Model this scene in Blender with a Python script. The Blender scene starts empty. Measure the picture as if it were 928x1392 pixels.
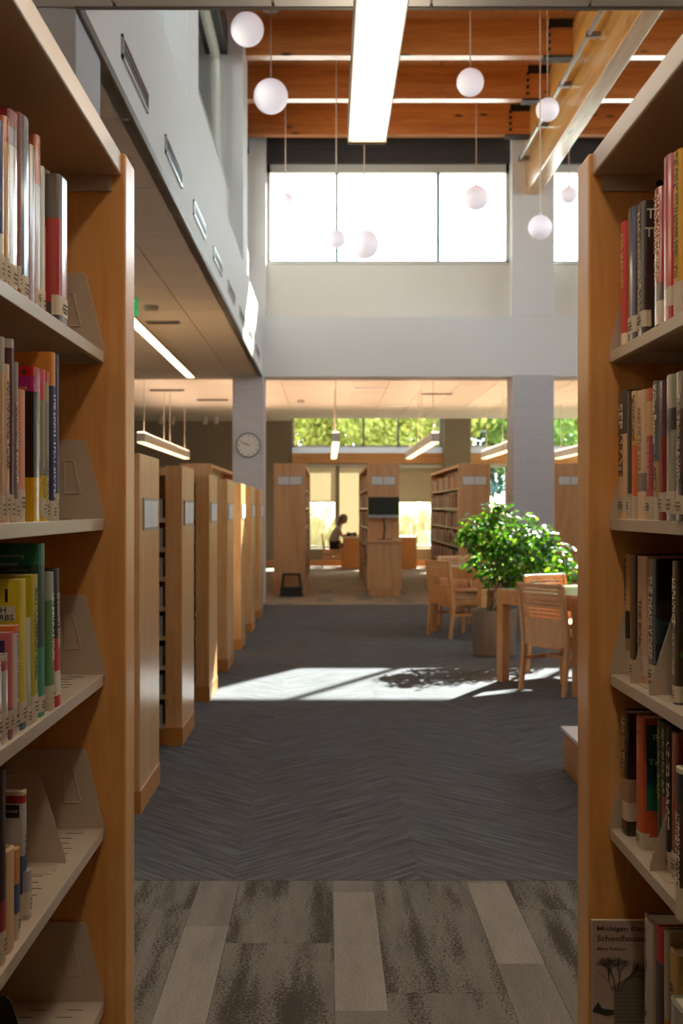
import bpy, math, random
from mathutils import Vector, Matrix, Euler
random.seed(7)
R = random.Random(11)
sc = bpy.context.scene
COL = sc.collection

# ------------------------------------------------------------------ camera, world, sun, exposure
F, CX, CY, EYE = 1550.0, 445.0, 692.0, 1.4          # focal length in px of the 928 x 1392 frame, vanishing point, eye height
cd = bpy.data.cameras.new('camera'); cam = bpy.data.objects.new('camera', cd); COL.objects.link(cam)
cam.location = (0, 0, EYE); cam.rotation_euler = (math.pi / 2, 0, 0)
cd.sensor_fit = 'HORIZONTAL'; cd.sensor_width = 24.0; cd.lens = F / 928 * 24.0
cd.shift_x = (464 - CX) / 928; cd.shift_y = (CY - 696) / 928
cd.clip_end = 300
cd.dof.use_dof = True; cd.dof.focus_distance = 2.35; cd.dof.aperture_fstop = 7.5
sc.camera = cam

w = bpy.data.worlds.new('sky'); sc.world = w; w.use_nodes = True
bg = w.node_tree.nodes['Background']
bg.inputs[0].default_value = (0.90, 0.95, 1.0, 1); bg.inputs[1].default_value = 9.0

sd = bpy.data.lights.new('sun', 'SUN'); sun = bpy.data.objects.new('sun', sd); COL.objects.link(sun)
sd.energy = 57; sd.angle = math.radians(0.55); sd.color = (1.0, 0.96, 0.89)
sun.rotation_euler = Vector((-0.72, -1.353, -1.0)).to_track_quat('-Z', 'Y').to_euler()
sun.location = (20, 40, 30)

vs = sc.view_settings
vs.view_transform = 'Standard'; vs.look = 'None'; vs.gamma = 1.0; vs.use_curve_mapping = False
vs.exposure = 0.0
sc.cycles.max_bounces = 10; sc.cycles.diffuse_bounces = 6; sc.cycles.glossy_bounces = 4
sc.cycles.transparent_max_bounces = 16; sc.cycles.transmission_bounces = 4
sc.cycles.sample_clamp_indirect = 6.0
sc.cycles.caustics_reflective = False; sc.cycles.caustics_refractive = False
sc.cycles.use_denoising = True

# ------------------------------------------------------------------ colours and materials
def C(h, k=1.0):
    h = h.lstrip('#')
    out = []
    for i in (0, 2, 4):
        v = int(h[i:i + 2], 16) / 255
        v = v / 12.92 if v <= 0.04045 else ((v + 0.055) / 1.055) ** 2.4
        out.append(v * k)
    return (out[0], out[1], out[2], 1)

def newmat(name):
    m = bpy.data.materials.new(name); m.use_nodes = True
    nt = m.node_tree; b = nt.nodes['Principled BSDF']
    return m, nt, b

_mc = {}
def plain(h, rough=0.6, metal=0.0, spec=0.5, coat=0.0, name=None, emit=None, es=0.0, coatr=0.15):
    key = (h, rough, metal, spec, coat, emit, es)
    if key in _mc: return _mc[key]
    m, nt, b = newmat(name or ('m_' + h.strip('#')))
    b.inputs['Base Color'].default_value = C(h); b.inputs['Roughness'].default_value = rough
    b.inputs['Metallic'].default_value = metal; b.inputs['Specular IOR Level'].default_value = spec
    b.inputs['Coat Weight'].default_value = coat; b.inputs['Coat Roughness'].default_value = coatr
    if emit:
        b.inputs['Emission Color'].default_value = C(emit); b.inputs['Emission Strength'].default_value = es
    _mc[key] = m
    return m

def N(nt, t, **kw):
    n = nt.nodes.new(t)
    for k, v in kw.items():
        if k in n.inputs: n.inputs[k].default_value = v
        else: setattr(n, k, v)
    return n

def ramp(nt, stops):
    r = nt.nodes.new('ShaderNodeValToRGB'); e = r.color_ramp.elements
    while len(e) < len(stops): e.new(0.5)
    for i, (p, c) in enumerate(stops):
        e[i].position = p; e[i].color = c
    return r

def wood(name, c1, c2, scale=(9, 9, 0.7), rough=0.38, coat=0.25, bump=0.03, c3=None, knots=False):
    m, nt, b = newmat(name); L = nt.links
    tc = N(nt, 'ShaderNodeTexCoord'); mp = N(nt, 'ShaderNodeMapping'); mp.inputs['Scale'].default_value = scale
    L.new(tc.outputs['Object'], mp.inputs[0])
    oi = N(nt, 'ShaderNodeObjectInfo'); ml = N(nt, 'ShaderNodeMath', operation='MULTIPLY'); ml.inputs[1].default_value = 37.0
    L.new(oi.outputs['Random'], ml.inputs[0]); L.new(ml.outputs[0], mp.inputs['Location'])
    n1 = N(nt, 'ShaderNodeTexNoise', Scale=1.6, Detail=6, Roughness=0.62, Distortion=0.6); L.new(mp.outputs[0], n1.inputs[0])
    n2 = N(nt, 'ShaderNodeTexNoise', Scale=9.0, Detail=3, Roughness=0.6); L.new(mp.outputs[0], n2.inputs[0])
    mx = N(nt, 'ShaderNodeMath', operation='MULTIPLY_ADD'); mx.inputs[1].default_value = 0.35
    L.new(n2.outputs[0], mx.inputs[0]); L.new(n1.outputs[0], mx.inputs[2])
    rp = ramp(nt, [(0.42, c2), (0.60, c1), (0.80, c3 or c1)]); L.new(mx.outputs[0], rp.inputs[0])
    out = rp.outputs[0]
    if knots:
        vt = N(nt, 'ShaderNodeTexVoronoi', Scale=1.0); mp2 = N(nt, 'ShaderNodeMapping'); mp2.inputs['Scale'].default_value = knots
        L.new(tc.outputs['Object'], mp2.inputs[0]); L.new(ml.outputs[0], mp2.inputs['Location']); L.new(mp2.outputs[0], vt.inputs[0])
        kr = ramp(nt, [(0.05, (1, 1, 1, 1)), (0.14, (0, 0, 0, 1))]); L.new(vt.outputs['Distance'], kr.inputs[0])
        mk = N(nt, 'ShaderNodeMixRGB'); mk.inputs[2].default_value = (0.05, 0.018, 0.006, 1)
        L.new(kr.outputs[0], mk.inputs[0]); L.new(out, mk.inputs[1]); out = mk.outputs[0]
    L.new(out, b.inputs['Base Color'])
    b.inputs['Roughness'].default_value = rough; b.inputs['Coat Weight'].default_value = coat; b.inputs['Coat Roughness'].default_value = 0.22
    bp = N(nt, 'ShaderNodeBump', Strength=bump, Distance=0.01); L.new(mx.outputs[0], bp.inputs['Height']); L.new(bp.outputs[0], b.inputs['Normal'])
    return m

MAPLE = wood('maple', C('#d69650'), C('#c58240'), c3=C('#dda564'))
MAPLE_F = wood('maple_far', C('#c99664'), C('#b98555'), c3=C('#d1a274'))
MAPLE_L = wood('maple_low_ranges', C('#cf9a62'), C('#bf8850'), c3=C('#d8aa78'), rough=0.28, coat=0.5)
MAPLE_D = wood('maple_edge', C('#b5793c'), C('#9c6430'))
MAPLE_H = wood('maple_horizontal', C('#d09a62'), C('#bd824a'), scale=(0.7, 9, 9), c3=C('#dcab76'))
CHAIRW = wood('beech', C('#cd935c'), C('#ba7d44'), scale=(7, 7, 1.2), c3=C('#d8a36e'))
JOIST = wood('glulam_orange', C('#b86f33'), C('#9b5825'), scale=(0.5, 6, 7), rough=0.35, coat=0.4, c3=C('#c98242'), knots=(1.6, 5, 5))
DECK = wood('timber_deck', C('#c6824a'), C('#a9642e'), scale=(7, 0.5, 7), rough=0.4, coat=0.2, knots=(5, 1.2, 5))
GIRD = wood('glulam_pale', C('#c98f45'), C('#a8702c'), scale=(5, 0.35, 5), rough=0.32, coat=0.6, c3=C('#dcab62'), knots=(4, 0.8, 4))

def paint(name, h, h2=None, rough=0.7, bump=0.02, scale=60, spec=0.3):
    m, nt, b = newmat(name); L = nt.links
    tc = N(nt, 'ShaderNodeTexCoord'); n = N(nt, 'ShaderNodeTexNoise', Scale=scale, Detail=4); L.new(tc.outputs['Object'], n.inputs[0])
    rp = ramp(nt, [(0.35, C(h)), (0.7, C(h2 or h))]); L.new(n.outputs[0], rp.inputs[0]); L.new(rp.outputs[0], b.inputs['Base Color'])
    bp = N(nt, 'ShaderNodeBump', Strength=bump * 5, Distance=0.002); L.new(n.outputs[0], bp.inputs['Height']); L.new(bp.outputs[0], b.inputs['Normal'])
    b.inputs['Roughness'].default_value = rough; b.inputs['Specular IOR Level'].default_value = spec
    return m

WHITE = paint('wall_white', '#d9d8d6', '#dddcda')
CREAMW = paint('wall_cream', '#ddd8cd', '#e0dbd0')
GREY = paint('pillar_grey', '#b4b4ba', '#b9b8bd')
OLIVE = paint('wall_olive', '#8a8270', '#8f8776')
TRIMG = plain('#a8a39a', 0.45, name='trim_grey')
TRIMD = plain('#8d867c', 0.5, name='trim_dark')
FRAME = plain('#c9c8c0', 0.4, name='window_frame_paint')
MULL = plain('#5f8480', 0.4, name='mullion_metal')
DARKSH = paint('dark_fascia', '#3d3838', '#443f3e', rough=0.6)
BLACK = plain('#161514', 0.5, name='black_plastic')
TILE = paint('ceiling_tile', '#d8d4cd', '#d2cec7', rough=0.9, bump=0.05, scale=300, spec=0.1)
TILEF = paint('ceiling_tile_far', '#d9d2c6', '#d3ccc0', rough=0.9, bump=0.05, scale=300, spec=0.1)
METAL = paint('shelf_steel_taupe', '#bba893', '#b8a590', rough=0.42, bump=0.005, scale=400, spec=0.5)
METAL_E = paint('shelf_lip_taupe', '#c0af9a', '#bdac97', rough=0.35, bump=0.005, scale=400, spec=0.5)
STEEL = plain('#8a8a8a', 0.3, metal=0.8, name='galvanised_steel')
PAPER = plain('#cfc2a4', 0.9, name='paper_block')
WHITEP = plain('#cdbda4', 0.6, name='label_white')
INK = plain('#2a2522', 0.7, name='ink')

def brickpaint(name, h):
    m, nt, b = newmat(name); L = nt.links
    tc = N(nt, 'ShaderNodeTexCoord'); mp = N(nt, 'ShaderNodeMapping')
    sp = N(nt, 'ShaderNodeSeparateXYZ'); cb = N(nt, 'ShaderNodeCombineXYZ'); ad = N(nt, 'ShaderNodeMath', operation='ADD')
    L.new(tc.outputs['Object'], sp.inputs[0]); L.new(sp.outputs[0], ad.inputs[0]); L.new(sp.outputs[1], ad.inputs[1])
    L.new(ad.outputs[0], cb.inputs[0]); L.new(sp.outputs[2], cb.inputs[1])
    br = N(nt, 'ShaderNodeTexBrick', Scale=1.0); br.inputs['Brick Width'].default_value = 0.2; br.inputs['Row Height'].default_value = 0.067
    br.inputs['Mortar Size'].default_value = 0.004; br.inputs['Mortar Smooth'].default_value = 0.6
    br.inputs['Color1'].default_value = C(h); br.inputs['Color2'].default_value = C(h, 0.94); br.inputs['Mortar'].default_value = C(h, 0.85)
    L.new(cb.outputs[0], br.inputs[0]); L.new(br.outputs[0], b.inputs['Base Color'])
    bp = N(nt, 'ShaderNodeBump', Strength=0.6, Distance=0.006, invert=True); L.new(br.outputs['Fac'], bp.inputs['Height']); L.new(bp.outputs[0], b.inputs['Normal'])
    b.inputs['Roughness'].default_value = 0.6
    return m
BRICK = brickpaint('painted_brick', '#c2bdc1')

def carpet(name, ca, cb, cc, streak=(1.2, 26), speck=None, spk=0.5):
    m, nt, b = newmat(name); L = nt.links
    uv = N(nt, 'ShaderNodeUVMap'); mp = N(nt, 'ShaderNodeMapping'); mp.inputs['Scale'].default_value = (streak[0], streak[1], 1)
    L.new(uv.outputs[0], mp.inputs[0])
    n1 = N(nt, 'ShaderNodeTexNoise', Scale=2.2, Detail=5, Roughness=0.65); L.new(mp.outputs[0], n1.inputs[0])
    rp = ramp(nt, [(0.36, ca), (0.50, cb), (0.66, cc)]); L.new(n1.outputs[0], rp.inputs[0])
    n2 = N(nt, 'ShaderNodeTexNoise', Scale=170.0, Detail=3, Roughness=0.7); L.new(uv.outputs[0], n2.inputs[0])
    r2 = ramp(nt, [(0.3, (0.62, 0.62, 0.62, 1)), (0.7, (1.35, 1.35, 1.35, 1))]); L.new(n2.outputs[0], r2.inputs[0])
    mx = N(nt, 'ShaderNodeMixRGB', blend_type='MULTIPLY'); mx.inputs[0].default_value = 1.0
    L.new(rp.outputs[0], mx.inputs[1]); L.new(r2.outputs[0], mx.inputs[2]); out = mx.outputs[0]
    if speck:
        mp3 = N(nt, 'ShaderNodeMapping'); mp3.inputs['Scale'].default_value = (1.3, 8.5, 1); L.new(uv.outputs[0], mp3.inputs[0])
        n3 = N(nt, 'ShaderNodeTexNoise', Scale=1.3, Detail=2); L.new(mp3.outputs[0], n3.inputs[0])
        n4 = N(nt, 'ShaderNodeTexNoise', Scale=110.0, Detail=3, Roughness=0.75); L.new(uv.outputs[0], n4.inputs[0])
        s = N(nt, 'ShaderNodeMath', operation='MULTIPLY_ADD'); s.inputs[1].default_value = 0.85; L.new(n3.outputs[0], s.inputs[0]); L.new(n4.outputs[0], s.inputs[2])
        r3 = ramp(nt, [(spk, (0, 0, 0, 1)), (spk + 0.08, (1, 1, 1, 1))]); L.new(s.outputs[0], r3.inputs[0])
        m3 = N(nt, 'ShaderNodeMixRGB'); m3.inputs[2].default_value = speck
        L.new(r3.outputs[0], m3.inputs[0]); L.new(out, m3.inputs[1]); out = m3.outputs[0]
    L.new(out, b.inputs['Base Color']); b.inputs['Roughness'].default_value = 0.95; b.inputs['Specular IOR Level'].default_value = 0.1
    bp = N(nt, 'ShaderNodeBump', Strength=0.7, Distance=0.004); L.new(n2.outputs[0], bp.inputs['Height']); L.new(bp.outputs[0], b.inputs['Normal'])
    return m
CARP_D = carpet('carpet_charcoal', C('#4c4d50'), C('#5e5f63'), C('#727378'))
CARP_S = carpet('carpet_speckled', C('#716c67'), C('#7b766f'), C('#847e78'), streak=(0.8, 5), speck=C('#4b453f'), spk=0.93)
CARP_M = carpet('carpet_taupe', C('#78726c'), C('#817b75'), C('#8a837d'), streak=(0.8, 4))
CARP_L = carpet('carpet_pale', C('#88827b'), C('#918a83'), C('#99928b'), streak=(0.8, 4))
CARP_F = carpet('carpet_far_taupe', C('#7f7365'), C('#94887a'), C('#a79b8c'), streak=(1.2, 5))

def glassmat(name, tint=(0.93, 0.97, 0.96, 1), refl=0.06):
    m = bpy.data.materials.new(name); m.use_nodes = True; nt = m.node_tree; nt.nodes.clear(); L = nt.links
    o = N(nt, 'ShaderNodeOutputMaterial'); t = N(nt, 'ShaderNodeBsdfTransparent'); t.inputs[0].default_value = tint
    g = N(nt, 'ShaderNodeBsdfGlossy', Roughness=0.02); mx = N(nt, 'ShaderNodeMixShader'); lw = N(nt, 'ShaderNodeFresnel', IOR=1.45)
    L.new(lw.outputs[0], mx.inputs[0]); L.new(t.outputs[0], mx.inputs[1]); L.new(g.outputs[0], mx.inputs[2]); L.new(mx.outputs[0], o.inputs[0])
    return m
GLASS = glassmat('window_glass')

def leafmat(name, c1, c2, trans=0.45, rough=0.35, spec=0.5, tk=1.6, tb=0.5):
    m = bpy.data.materials.new(name); m.use_nodes = True; nt = m.node_tree; b = nt.nodes['Principled BSDF']; L = nt.links
    o = nt.nodes['Material Output']
    tc = N(nt, 'ShaderNodeTexCoord'); n = N(nt, 'ShaderNodeTexNoise', Scale=3.0, Detail=4, Roughness=0.7); L.new(tc.outputs['Object'], n.inputs[0])
    rp = ramp(nt, [(0.35, c1), (0.65, c2)]); L.new(n.outputs[0], rp.inputs[0]); L.new(rp.outputs[0], b.inputs['Base Color'])
    b.inputs['Roughness'].default_value = rough; b.inputs['Specular IOR Level'].default_value = spec
    t = N(nt, 'ShaderNodeBsdfTranslucent'); mm = N(nt, 'ShaderNodeMixRGB', blend_type='MULTIPLY'); mm.inputs[0].default_value = 1
    mm.inputs[2].default_value = (tk, tk, tk * tb, 1); L.new(rp.outputs[0], mm.inputs[1]); L.new(mm.outputs[0], t.inputs[0])
    mx = N(nt, 'ShaderNodeMixShader'); mx.inputs[0].default_value = trans
    L.new(b.outputs[0], mx.inputs[1]); L.new(t.outputs[0], mx.inputs[2]); L.new(mx.outputs[0], o.inputs[0])
    return m
LEAF = leafmat('leaf_glossy_green', C('#1f4416'), C('#477a20'), 0.35, 0.28, 0.7, 1.5, .5)
LEAF2 = leafmat('leaf_glossy_light', C('#5d8c22'), C('#86a832'), 0.45, 0.25, 0.8, 1.6, .5)
TREE_Y = leafmat('leaf_yellow_green', C('#858a40'), C('#b6b45c'), 0.45, 0.7, 0.2, 1.0, 0.9)
TREE_G = leafmat('leaf_mid_green', C('#4b6630'), C('#789040'), 0.35, 0.7, 0.2, 0.8, 1.0)
TREE_D = leafmat('leaf_dark_green', C('#3c5654'), C('#527068'), 0.25, 0.7, 0.2, 0.8, 1.2)
PLUME = leafmat('grass_plume', C('#c9bd9e'), C('#e6dfcc'), 0.5, 0.8, 0.1, 1.0, 0.85)

def translucent(name, h, tr, emit=0):
    m = bpy.data.materials.new(name); m.use_nodes = True; nt = m.node_tree; b = nt.nodes['Principled BSDF']; o = nt.nodes['Material Output']; L = nt.links
    b.inputs['Base Color'].default_value = C(h); b.inputs['Roughness'].default_value = 0.9
    t = N(nt, 'ShaderNodeBsdfTranslucent'); t.inputs[0].default_value = C(h); mx = N(nt, 'ShaderNodeMixShader'); mx.inputs[0].default_value = tr
    L.new(b.outputs[0], mx.inputs[1]); L.new(t.outputs[0], mx.inputs[2]); L.new(mx.outputs[0], o.inputs[0])
    return m
BLIND = translucent('blind_cream', '#f0e8d2', 0.25)
BLIND_D = translucent('blind_beige', '#b8ad94', 0.12)
SILL_LIT = translucent('lit_sill_strip', '#dfe6ee', 0.3)  # brightness of the sill strip put into the material as translucency
def emitter(name, h, s):
    m, nt, b = newmat(name); b.inputs['Base Color'].default_value = C(h); b.inputs['Emission Color'].default_value = C(h); b.inputs['Emission Strength'].default_value = s
    return m
LENS = emitter('linear_lens', '#fff0d8', 7.8)
LENS_W = emitter('pendant_lens', '#ffe2a6', 3.4)
UPL = emitter('pendant_uplight', '#ffd9b8', 20.0)
LENS_C = emitter('ceiling_linear_lens', '#ffeebd', 8.0)
GLOBE = emitter('opal_globe', '#e9dfe6', 0.45)

# ------------------------------------------------------------------ mesh building
class MB:
    def __init__(s): s.v = []; s.f = []; s.m = []; s.uv = []
    def add(s, vs_, fs, mi=0):
        b = len(s.v); s.v += [tuple(v) for v in vs_]
        for f in fs: s.f.append(tuple(b + i for i in f)); s.m.append(mi)
        return s
    def box(s, x0, x1, y0, y1, z0, z1, mi=0):
        if x0 > x1: x0, x1 = x1, x0
        if y0 > y1: y0, y1 = y1, y0
        if z0 > z1: z0, z1 = z1, z0
        vv = [(x0, y0, z0), (x1, y0, z0), (x1, y1, z0), (x0, y1, z0), (x0, y0, z1), (x1, y0, z1), (x1, y1, z1), (x0, y1, z1)]
        return s.add(vv, [(3, 2, 1, 0), (4, 5, 6, 7), (0, 1, 5, 4), (1, 2, 6, 5), (2, 3, 7, 6), (3, 0, 4, 7)], mi)
    def bar(s, p, q, a, b, mi=0, up=(0, 0, 1), a2=None, b2=None):
        p = Vector(p); q = Vector(q); d = (q - p).normalized(); u = Vector(up)
        if abs(d.dot(u)) > 0.95: u = Vector((0, 1, 0))
        x = d.cross(u).normalized(); y = x.cross(d).normalized(); vv = []
        for c, aa, bb in ((p, a, b), (q, a2 or a, b2 or b)):
            for sx, sy in ((-1, -1), (1, -1), (1, 1), (-1, 1)): vv.append(c + x * sx * aa / 2 + y * sy * bb / 2)
        return s.add(vv, [(3, 2, 1, 0), (4, 5, 6, 7), (0, 1, 5, 4), (1, 2, 6, 5), (2, 3, 7, 6), (3, 0, 4, 7)], mi)
    def tube(s, pts, r, n=8, mi=0, r2=None):
        pts = [Vector(p) for p in pts]; vv = []; k = len(pts)
        for i, p in enumerate(pts):
            d = (pts[min(i + 1, k - 1)] - pts[max(i - 1, 0)]).normalized()
            u = Vector((0, 0, 1)) if abs(d.z) < 0.9 else Vector((0, 1, 0))
            x = d.cross(u).normalized(); y = x.cross(d).normalized()
            rr = r + (r2 - r) * i / (k - 1) if r2 is not None else r
            for j in range(n):
                a = 2 * math.pi * j / n; vv.append(p + (x * math.cos(a) + y * math.sin(a)) * rr)
        fs = [tuple(reversed(range(n))), tuple((k - 1) * n + j for j in range(n))]
        for i in range(k - 1):
            for j in range(n): fs.append((i * n + j, i * n + (j + 1) % n, (i + 1) * n + (j + 1) % n, (i + 1) * n + j))
        return s.add(vv, fs, mi)
    def lathe(s, prof, c=(0, 0, 0), n=24, mi=0, caps=True):
        vv = []; k = len(prof)
        for r, z in prof:
            for j in range(n):
                a = 2 * math.pi * j / n; vv.append((c[0] + r * math.cos(a), c[1] + r * math.sin(a), c[2] + z))
        fs = []
        for i in range(k - 1):
            for j in range(n): fs.append((i * n + j, i * n + (j + 1) % n, (i + 1) * n + (j + 1) % n, (i + 1) * n + j))
        if caps and prof[0][0] > 1e-5: fs.append(tuple(reversed(range(n))))
        if caps and prof[-1][0] > 1e-5: fs.append(tuple((k - 1) * n + j for j in range(n)))
        return s.add(vv, fs, mi)
    def sphere(s, c, r, n=24, k=14, mi=0):
        return s.lathe([(max(r * math.sin(math.pi * i / k), 1e-6), -r * math.cos(math.pi * i / k)) for i in range(k + 1)], c, n, mi)
    def prism(s, pts, a, b, axis='y', mi=0):
        """2-D outline pts extruded from a to b along axis; pts are (x,z) for y, (y,z) for x, (x,y) for z"""
        n = len(pts)
        def P(p, t): return (p[0], t, p[1]) if axis == 'y' else ((t, p[0], p[1]) if axis == 'x' else (p[0], p[1], t))
        vv = [P(p, a) for p in pts] + [P(p, b) for p in pts]
        fs = [tuple(range(n)), tuple(reversed(range(n, 2 * n)))] + [(i, i + n, (i + 1) % n + n, (i + 1) % n) for i in range(n)]
        return s.add(vv, fs, mi)
    def mesh(s, name, mats, smooth=False):
        me = bpy.data.meshes.new(name); me.from_pydata(s.v, [], s.f)
        for m in (mats if isinstance(mats, (list, tuple)) else [mats]): me.materials.append(m)
        me.polygons.foreach_set('material_index', s.m)
        if smooth: me.polygons.foreach_set('use_smooth', [True] * len(s.f))
        me.validate(); me.update()
        return me
    def build(s, name, mats, parent=None, loc=None, rot=None, smooth=False, bevel=0, auto=None):
        o = bpy.data.objects.new(name, s.mesh(name, mats, smooth)); COL.objects.link(o)
        if parent: o.parent = parent
        if loc: o.location = loc
        if rot: o.rotation_euler = rot
        if bevel:
            md = o.modifiers.new('bevel', 'BEVEL'); md.width = bevel; md.segments = 2; md.limit_method = 'ANGLE'; md.angle_limit = 0.6
        return o

def link_copy(o, name=None, parent=None, loc=None, rot=None, scale=None):
    c = o.copy(); COL.objects.link(c); c.parent = parent
    if loc is not None: c.location = loc
    if rot is not None: c.rotation_euler = rot
    if scale is not None: c.scale = scale
    return c
def dup(root, loc=None, rotz=None, label=None, parent=None):
    c = root.copy(); COL.objects.link(c); c.parent = parent
    if loc is not None: c.location = loc
    if rotz is not None: c.rotation_euler = (0, 0, rotz)
    if label: c['label'] = label
    for ch in list(root.children): dup(ch, parent=c)
    return c
def tag(o, label, cat, group=None, kind=None):
    if label: o['label'] = label
    if cat: o['category'] = cat
    if group: o['group'] = group
    if kind: o['kind'] = kind
    return o
def thing(name, label, cat, loc=(0, 0, 0), rotz=0.0, group=None):
    o = bpy.data.objects.new(name, None); COL.objects.link(o); o.empty_display_size = 0.1
    o.location = loc; o.rotation_euler = (0, 0, rotz)
    return tag(o, label, cat, group)
def struct(o, label=None):
    o['kind'] = 'structure'
    if label: o['label'] = label
    return o
def box(name, m, x0, x1, y0, y1, z0, z1, parent=None, bevel=0):
    return MB().box(x0, x1, y0, y1, z0, z1).build(name, m, parent, bevel=bevel)
def PX(px, Y): return (px - CX) * Y / F           # a reading of the photograph turned into metres at distance Y
def PZ(py, Y): return EYE + (CY - py) * Y / F

_tm = {}
def text_obj(string, m, parent, length, height, mat4, name='title_text'):
    """flat lettering of given length and cap height; mat4 places it (x = reading direction, y = up)"""
    if string not in _tm:
        cu = bpy.data.curves.new('t', 'FONT'); cu.body = string; cu.align_x = 'CENTER'; cu.align_y = 'CENTER'; cu.resolution_u = 2; cu.offset = 0.018
        to = bpy.data.objects.new('t', cu); COL.objects.link(to)
        dg = bpy.context.evaluated_depsgraph_get(); dg.update()
        me = bpy.data.meshes.new_from_object(to.evaluated_get(dg))
        COL.objects.unlink(to); bpy.data.objects.remove(to)
        xs = [v.co.x for v in me.vertices]; ys = [v.co.y for v in me.vertices]
        cx, cy, sx, sy = (min(xs) + max(xs)) / 2, (min(ys) + max(ys)) / 2, max(xs) - min(xs), max(ys) - min(ys)
        for v in me.vertices: v.co.x = (v.co.x - cx) / sx; v.co.y = (v.co.y - cy) / sy
        _tm[string] = me
    me = _tm[string].copy(); me.materials.clear(); me.materials.append(m)
    for v in me.vertices: v.co.x *= length; v.co.y *= height
    me.transform(mat4)
    o = bpy.data.objects.new(name, me); COL.objects.link(o); o.parent = parent
    return o

# ================================================================== THE SETTING
YW, YB = 16.7, 28.0           # face of the far upper wall; back wall
ZC, ZF = 3.34, 3.56           # near low ceiling; far low ceiling
# ---- floor: slab with separate carpet planks laid on it
floor = struct(box('floor', CARP_F, -9, 10, -3.5, YB + 0.2, -0.2, -0.006))
def uvbox(me, off=(0, 0), axis=None):
    uvl = me.uv_layers.new(name='UVMap')
    for p in me.polygons:
        for li in p.loop_indices:
            co = me.vertices[me.loops[li].vertex_index].co
            uvl.data[li].uv = (co.x + off[0], co.y + off[1])
uvbox(floor.data)
def plank_mesh(l, wd, m, off, t=0.0055):
    mb = MB().box(-l / 2, l / 2, -wd / 2, wd / 2, -0.006, 0.0)
    me = mb.mesh('carpet_plank', m); uvbox(me, off); return me
variants = [plank_mesh(0.996, 0.247, CARP_D, (i * 7.3, i * 3.1)) for i in range(10)]
# herringbone of 1.0 x 0.25 m planks at 45 degrees, ridges 0.72 m apart
rest = MB(); rest_uv = []
s45 = math.sqrt(0.5)
def herring():
    out = []
    for col in range(-10, 14):
        x0 = -0.355 + 0.7071 * col
        up = col % 2 == 0                      # stripe rises away from the viewer to the right
        for row in range(-4, 42):
            y = 4.2 + row * 0.25 / s45
            cx, cy = x0 + 0.35355, y + (0.35355 if True else 0)
            out.append((cx, cy, math.pi / 4 if up else -math.pi / 4, col))
    return out
def clip_poly(poly, ymin, ymax, xmin, xmax):
    def cut(pl, ax, val, keep_ge):
        o = []
        for i in range(len(pl)):
            a, b = pl[i], pl[(i + 1) % len(pl)]
            ia = (a[ax] >= val) if keep_ge else (a[ax] <= val); ib = (b[ax] >= val) if keep_ge else (b[ax] <= val)
            if ia: o.append(a)
            if ia != ib:
                t = (val - a[ax]) / (b[ax] - a[ax]); o.append((a[0] + (b[0] - a[0]) * t, a[1] + (b[1] - a[1]) * t))
        return o
    for ax, val, ge in ((1, ymin, True), (1, ymax, False), (0, xmin, True), (0, xmax, False)):
        poly = cut(poly, ax, val, ge)
        if len(poly) < 3: return []
    return poly
nd = 0
for (cx, cy, a, col) in herring():
    # each column holds parallelogram planks whose ends are cut on the ridge line
    x0, x1 = cx - 0.35355, cx + 0.35355; sl = 1 if a > 0 else -1
    y0 = cy - 0.35355 * sl; y1 = cy + 0.35355 * sl; h = 0.25 / s45 - 0.0015
    poly = [(x0 + 0.0003, y0), (x1 - 0.0003, y1), (x1 - 0.0003, y1 + h), (x0 + 0.0003, y0 + h)]
    poly = clip_poly(poly, 4.302, YW, -8.9, 9.9)
    if len(poly) < 3: continue
    u = (math.cos(a), math.sin(a)); off = (R.uniform(0, 90), R.uniform(0, 90))
    uvs = [((p[0] - cx) * u[0] + (p[1] - cy) * u[1] + off[0], -(p[0] - cx) * u[1] + (p[1] - cy) * u[0] + off[1]) for p in poly]
    near = cy < 9.2 and -1.25 < cx < 2.9 and abs(cx - 0.3) < 0.5 + 0.28 * cy
    if near:
        me = bpy.data.meshes.new('carpet_plank'); n = len(poly)
        me.from_pydata([(p[0] - cx, p[1] - cy, 0) for p in poly] + [(p[0] - cx, p[1] - cy, -0.006) for p in poly], [], [tuple(range(n))] + [(i, i + n, (i + 1) % n + n, (i + 1) % n) for i in range(n)])
        me.materials.append(CARP_D); uvl = me.uv_layers.new(name='UVMap')
        for li, l in enumerate(me.loops): uvl.data[li].uv = uvs[l.vertex_index % n]
        me.validate(); me.update()
        o = bpy.data.objects.new('carpet_plank', me); COL.objects.link(o); o.parent = floor; o.location = (cx, cy, 0); nd += 1
    else:
        b = len(rest.v); n = len(poly); rest.v += [(p[0], p[1], 0) for p in poly]; rest.f.append(tuple(range(b, b + n))); rest.m.append(0); rest_uv += uvs
ro = rest.build('carpet_planks', CARP_D, floor); ro['kind'] = 'stuff'
uvl = ro.data.uv_layers.new(name='UVMap')
for li, l in enumerate(ro.data.loops): uvl.data[li].uv = rest_uv[l.vertex_index]
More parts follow.
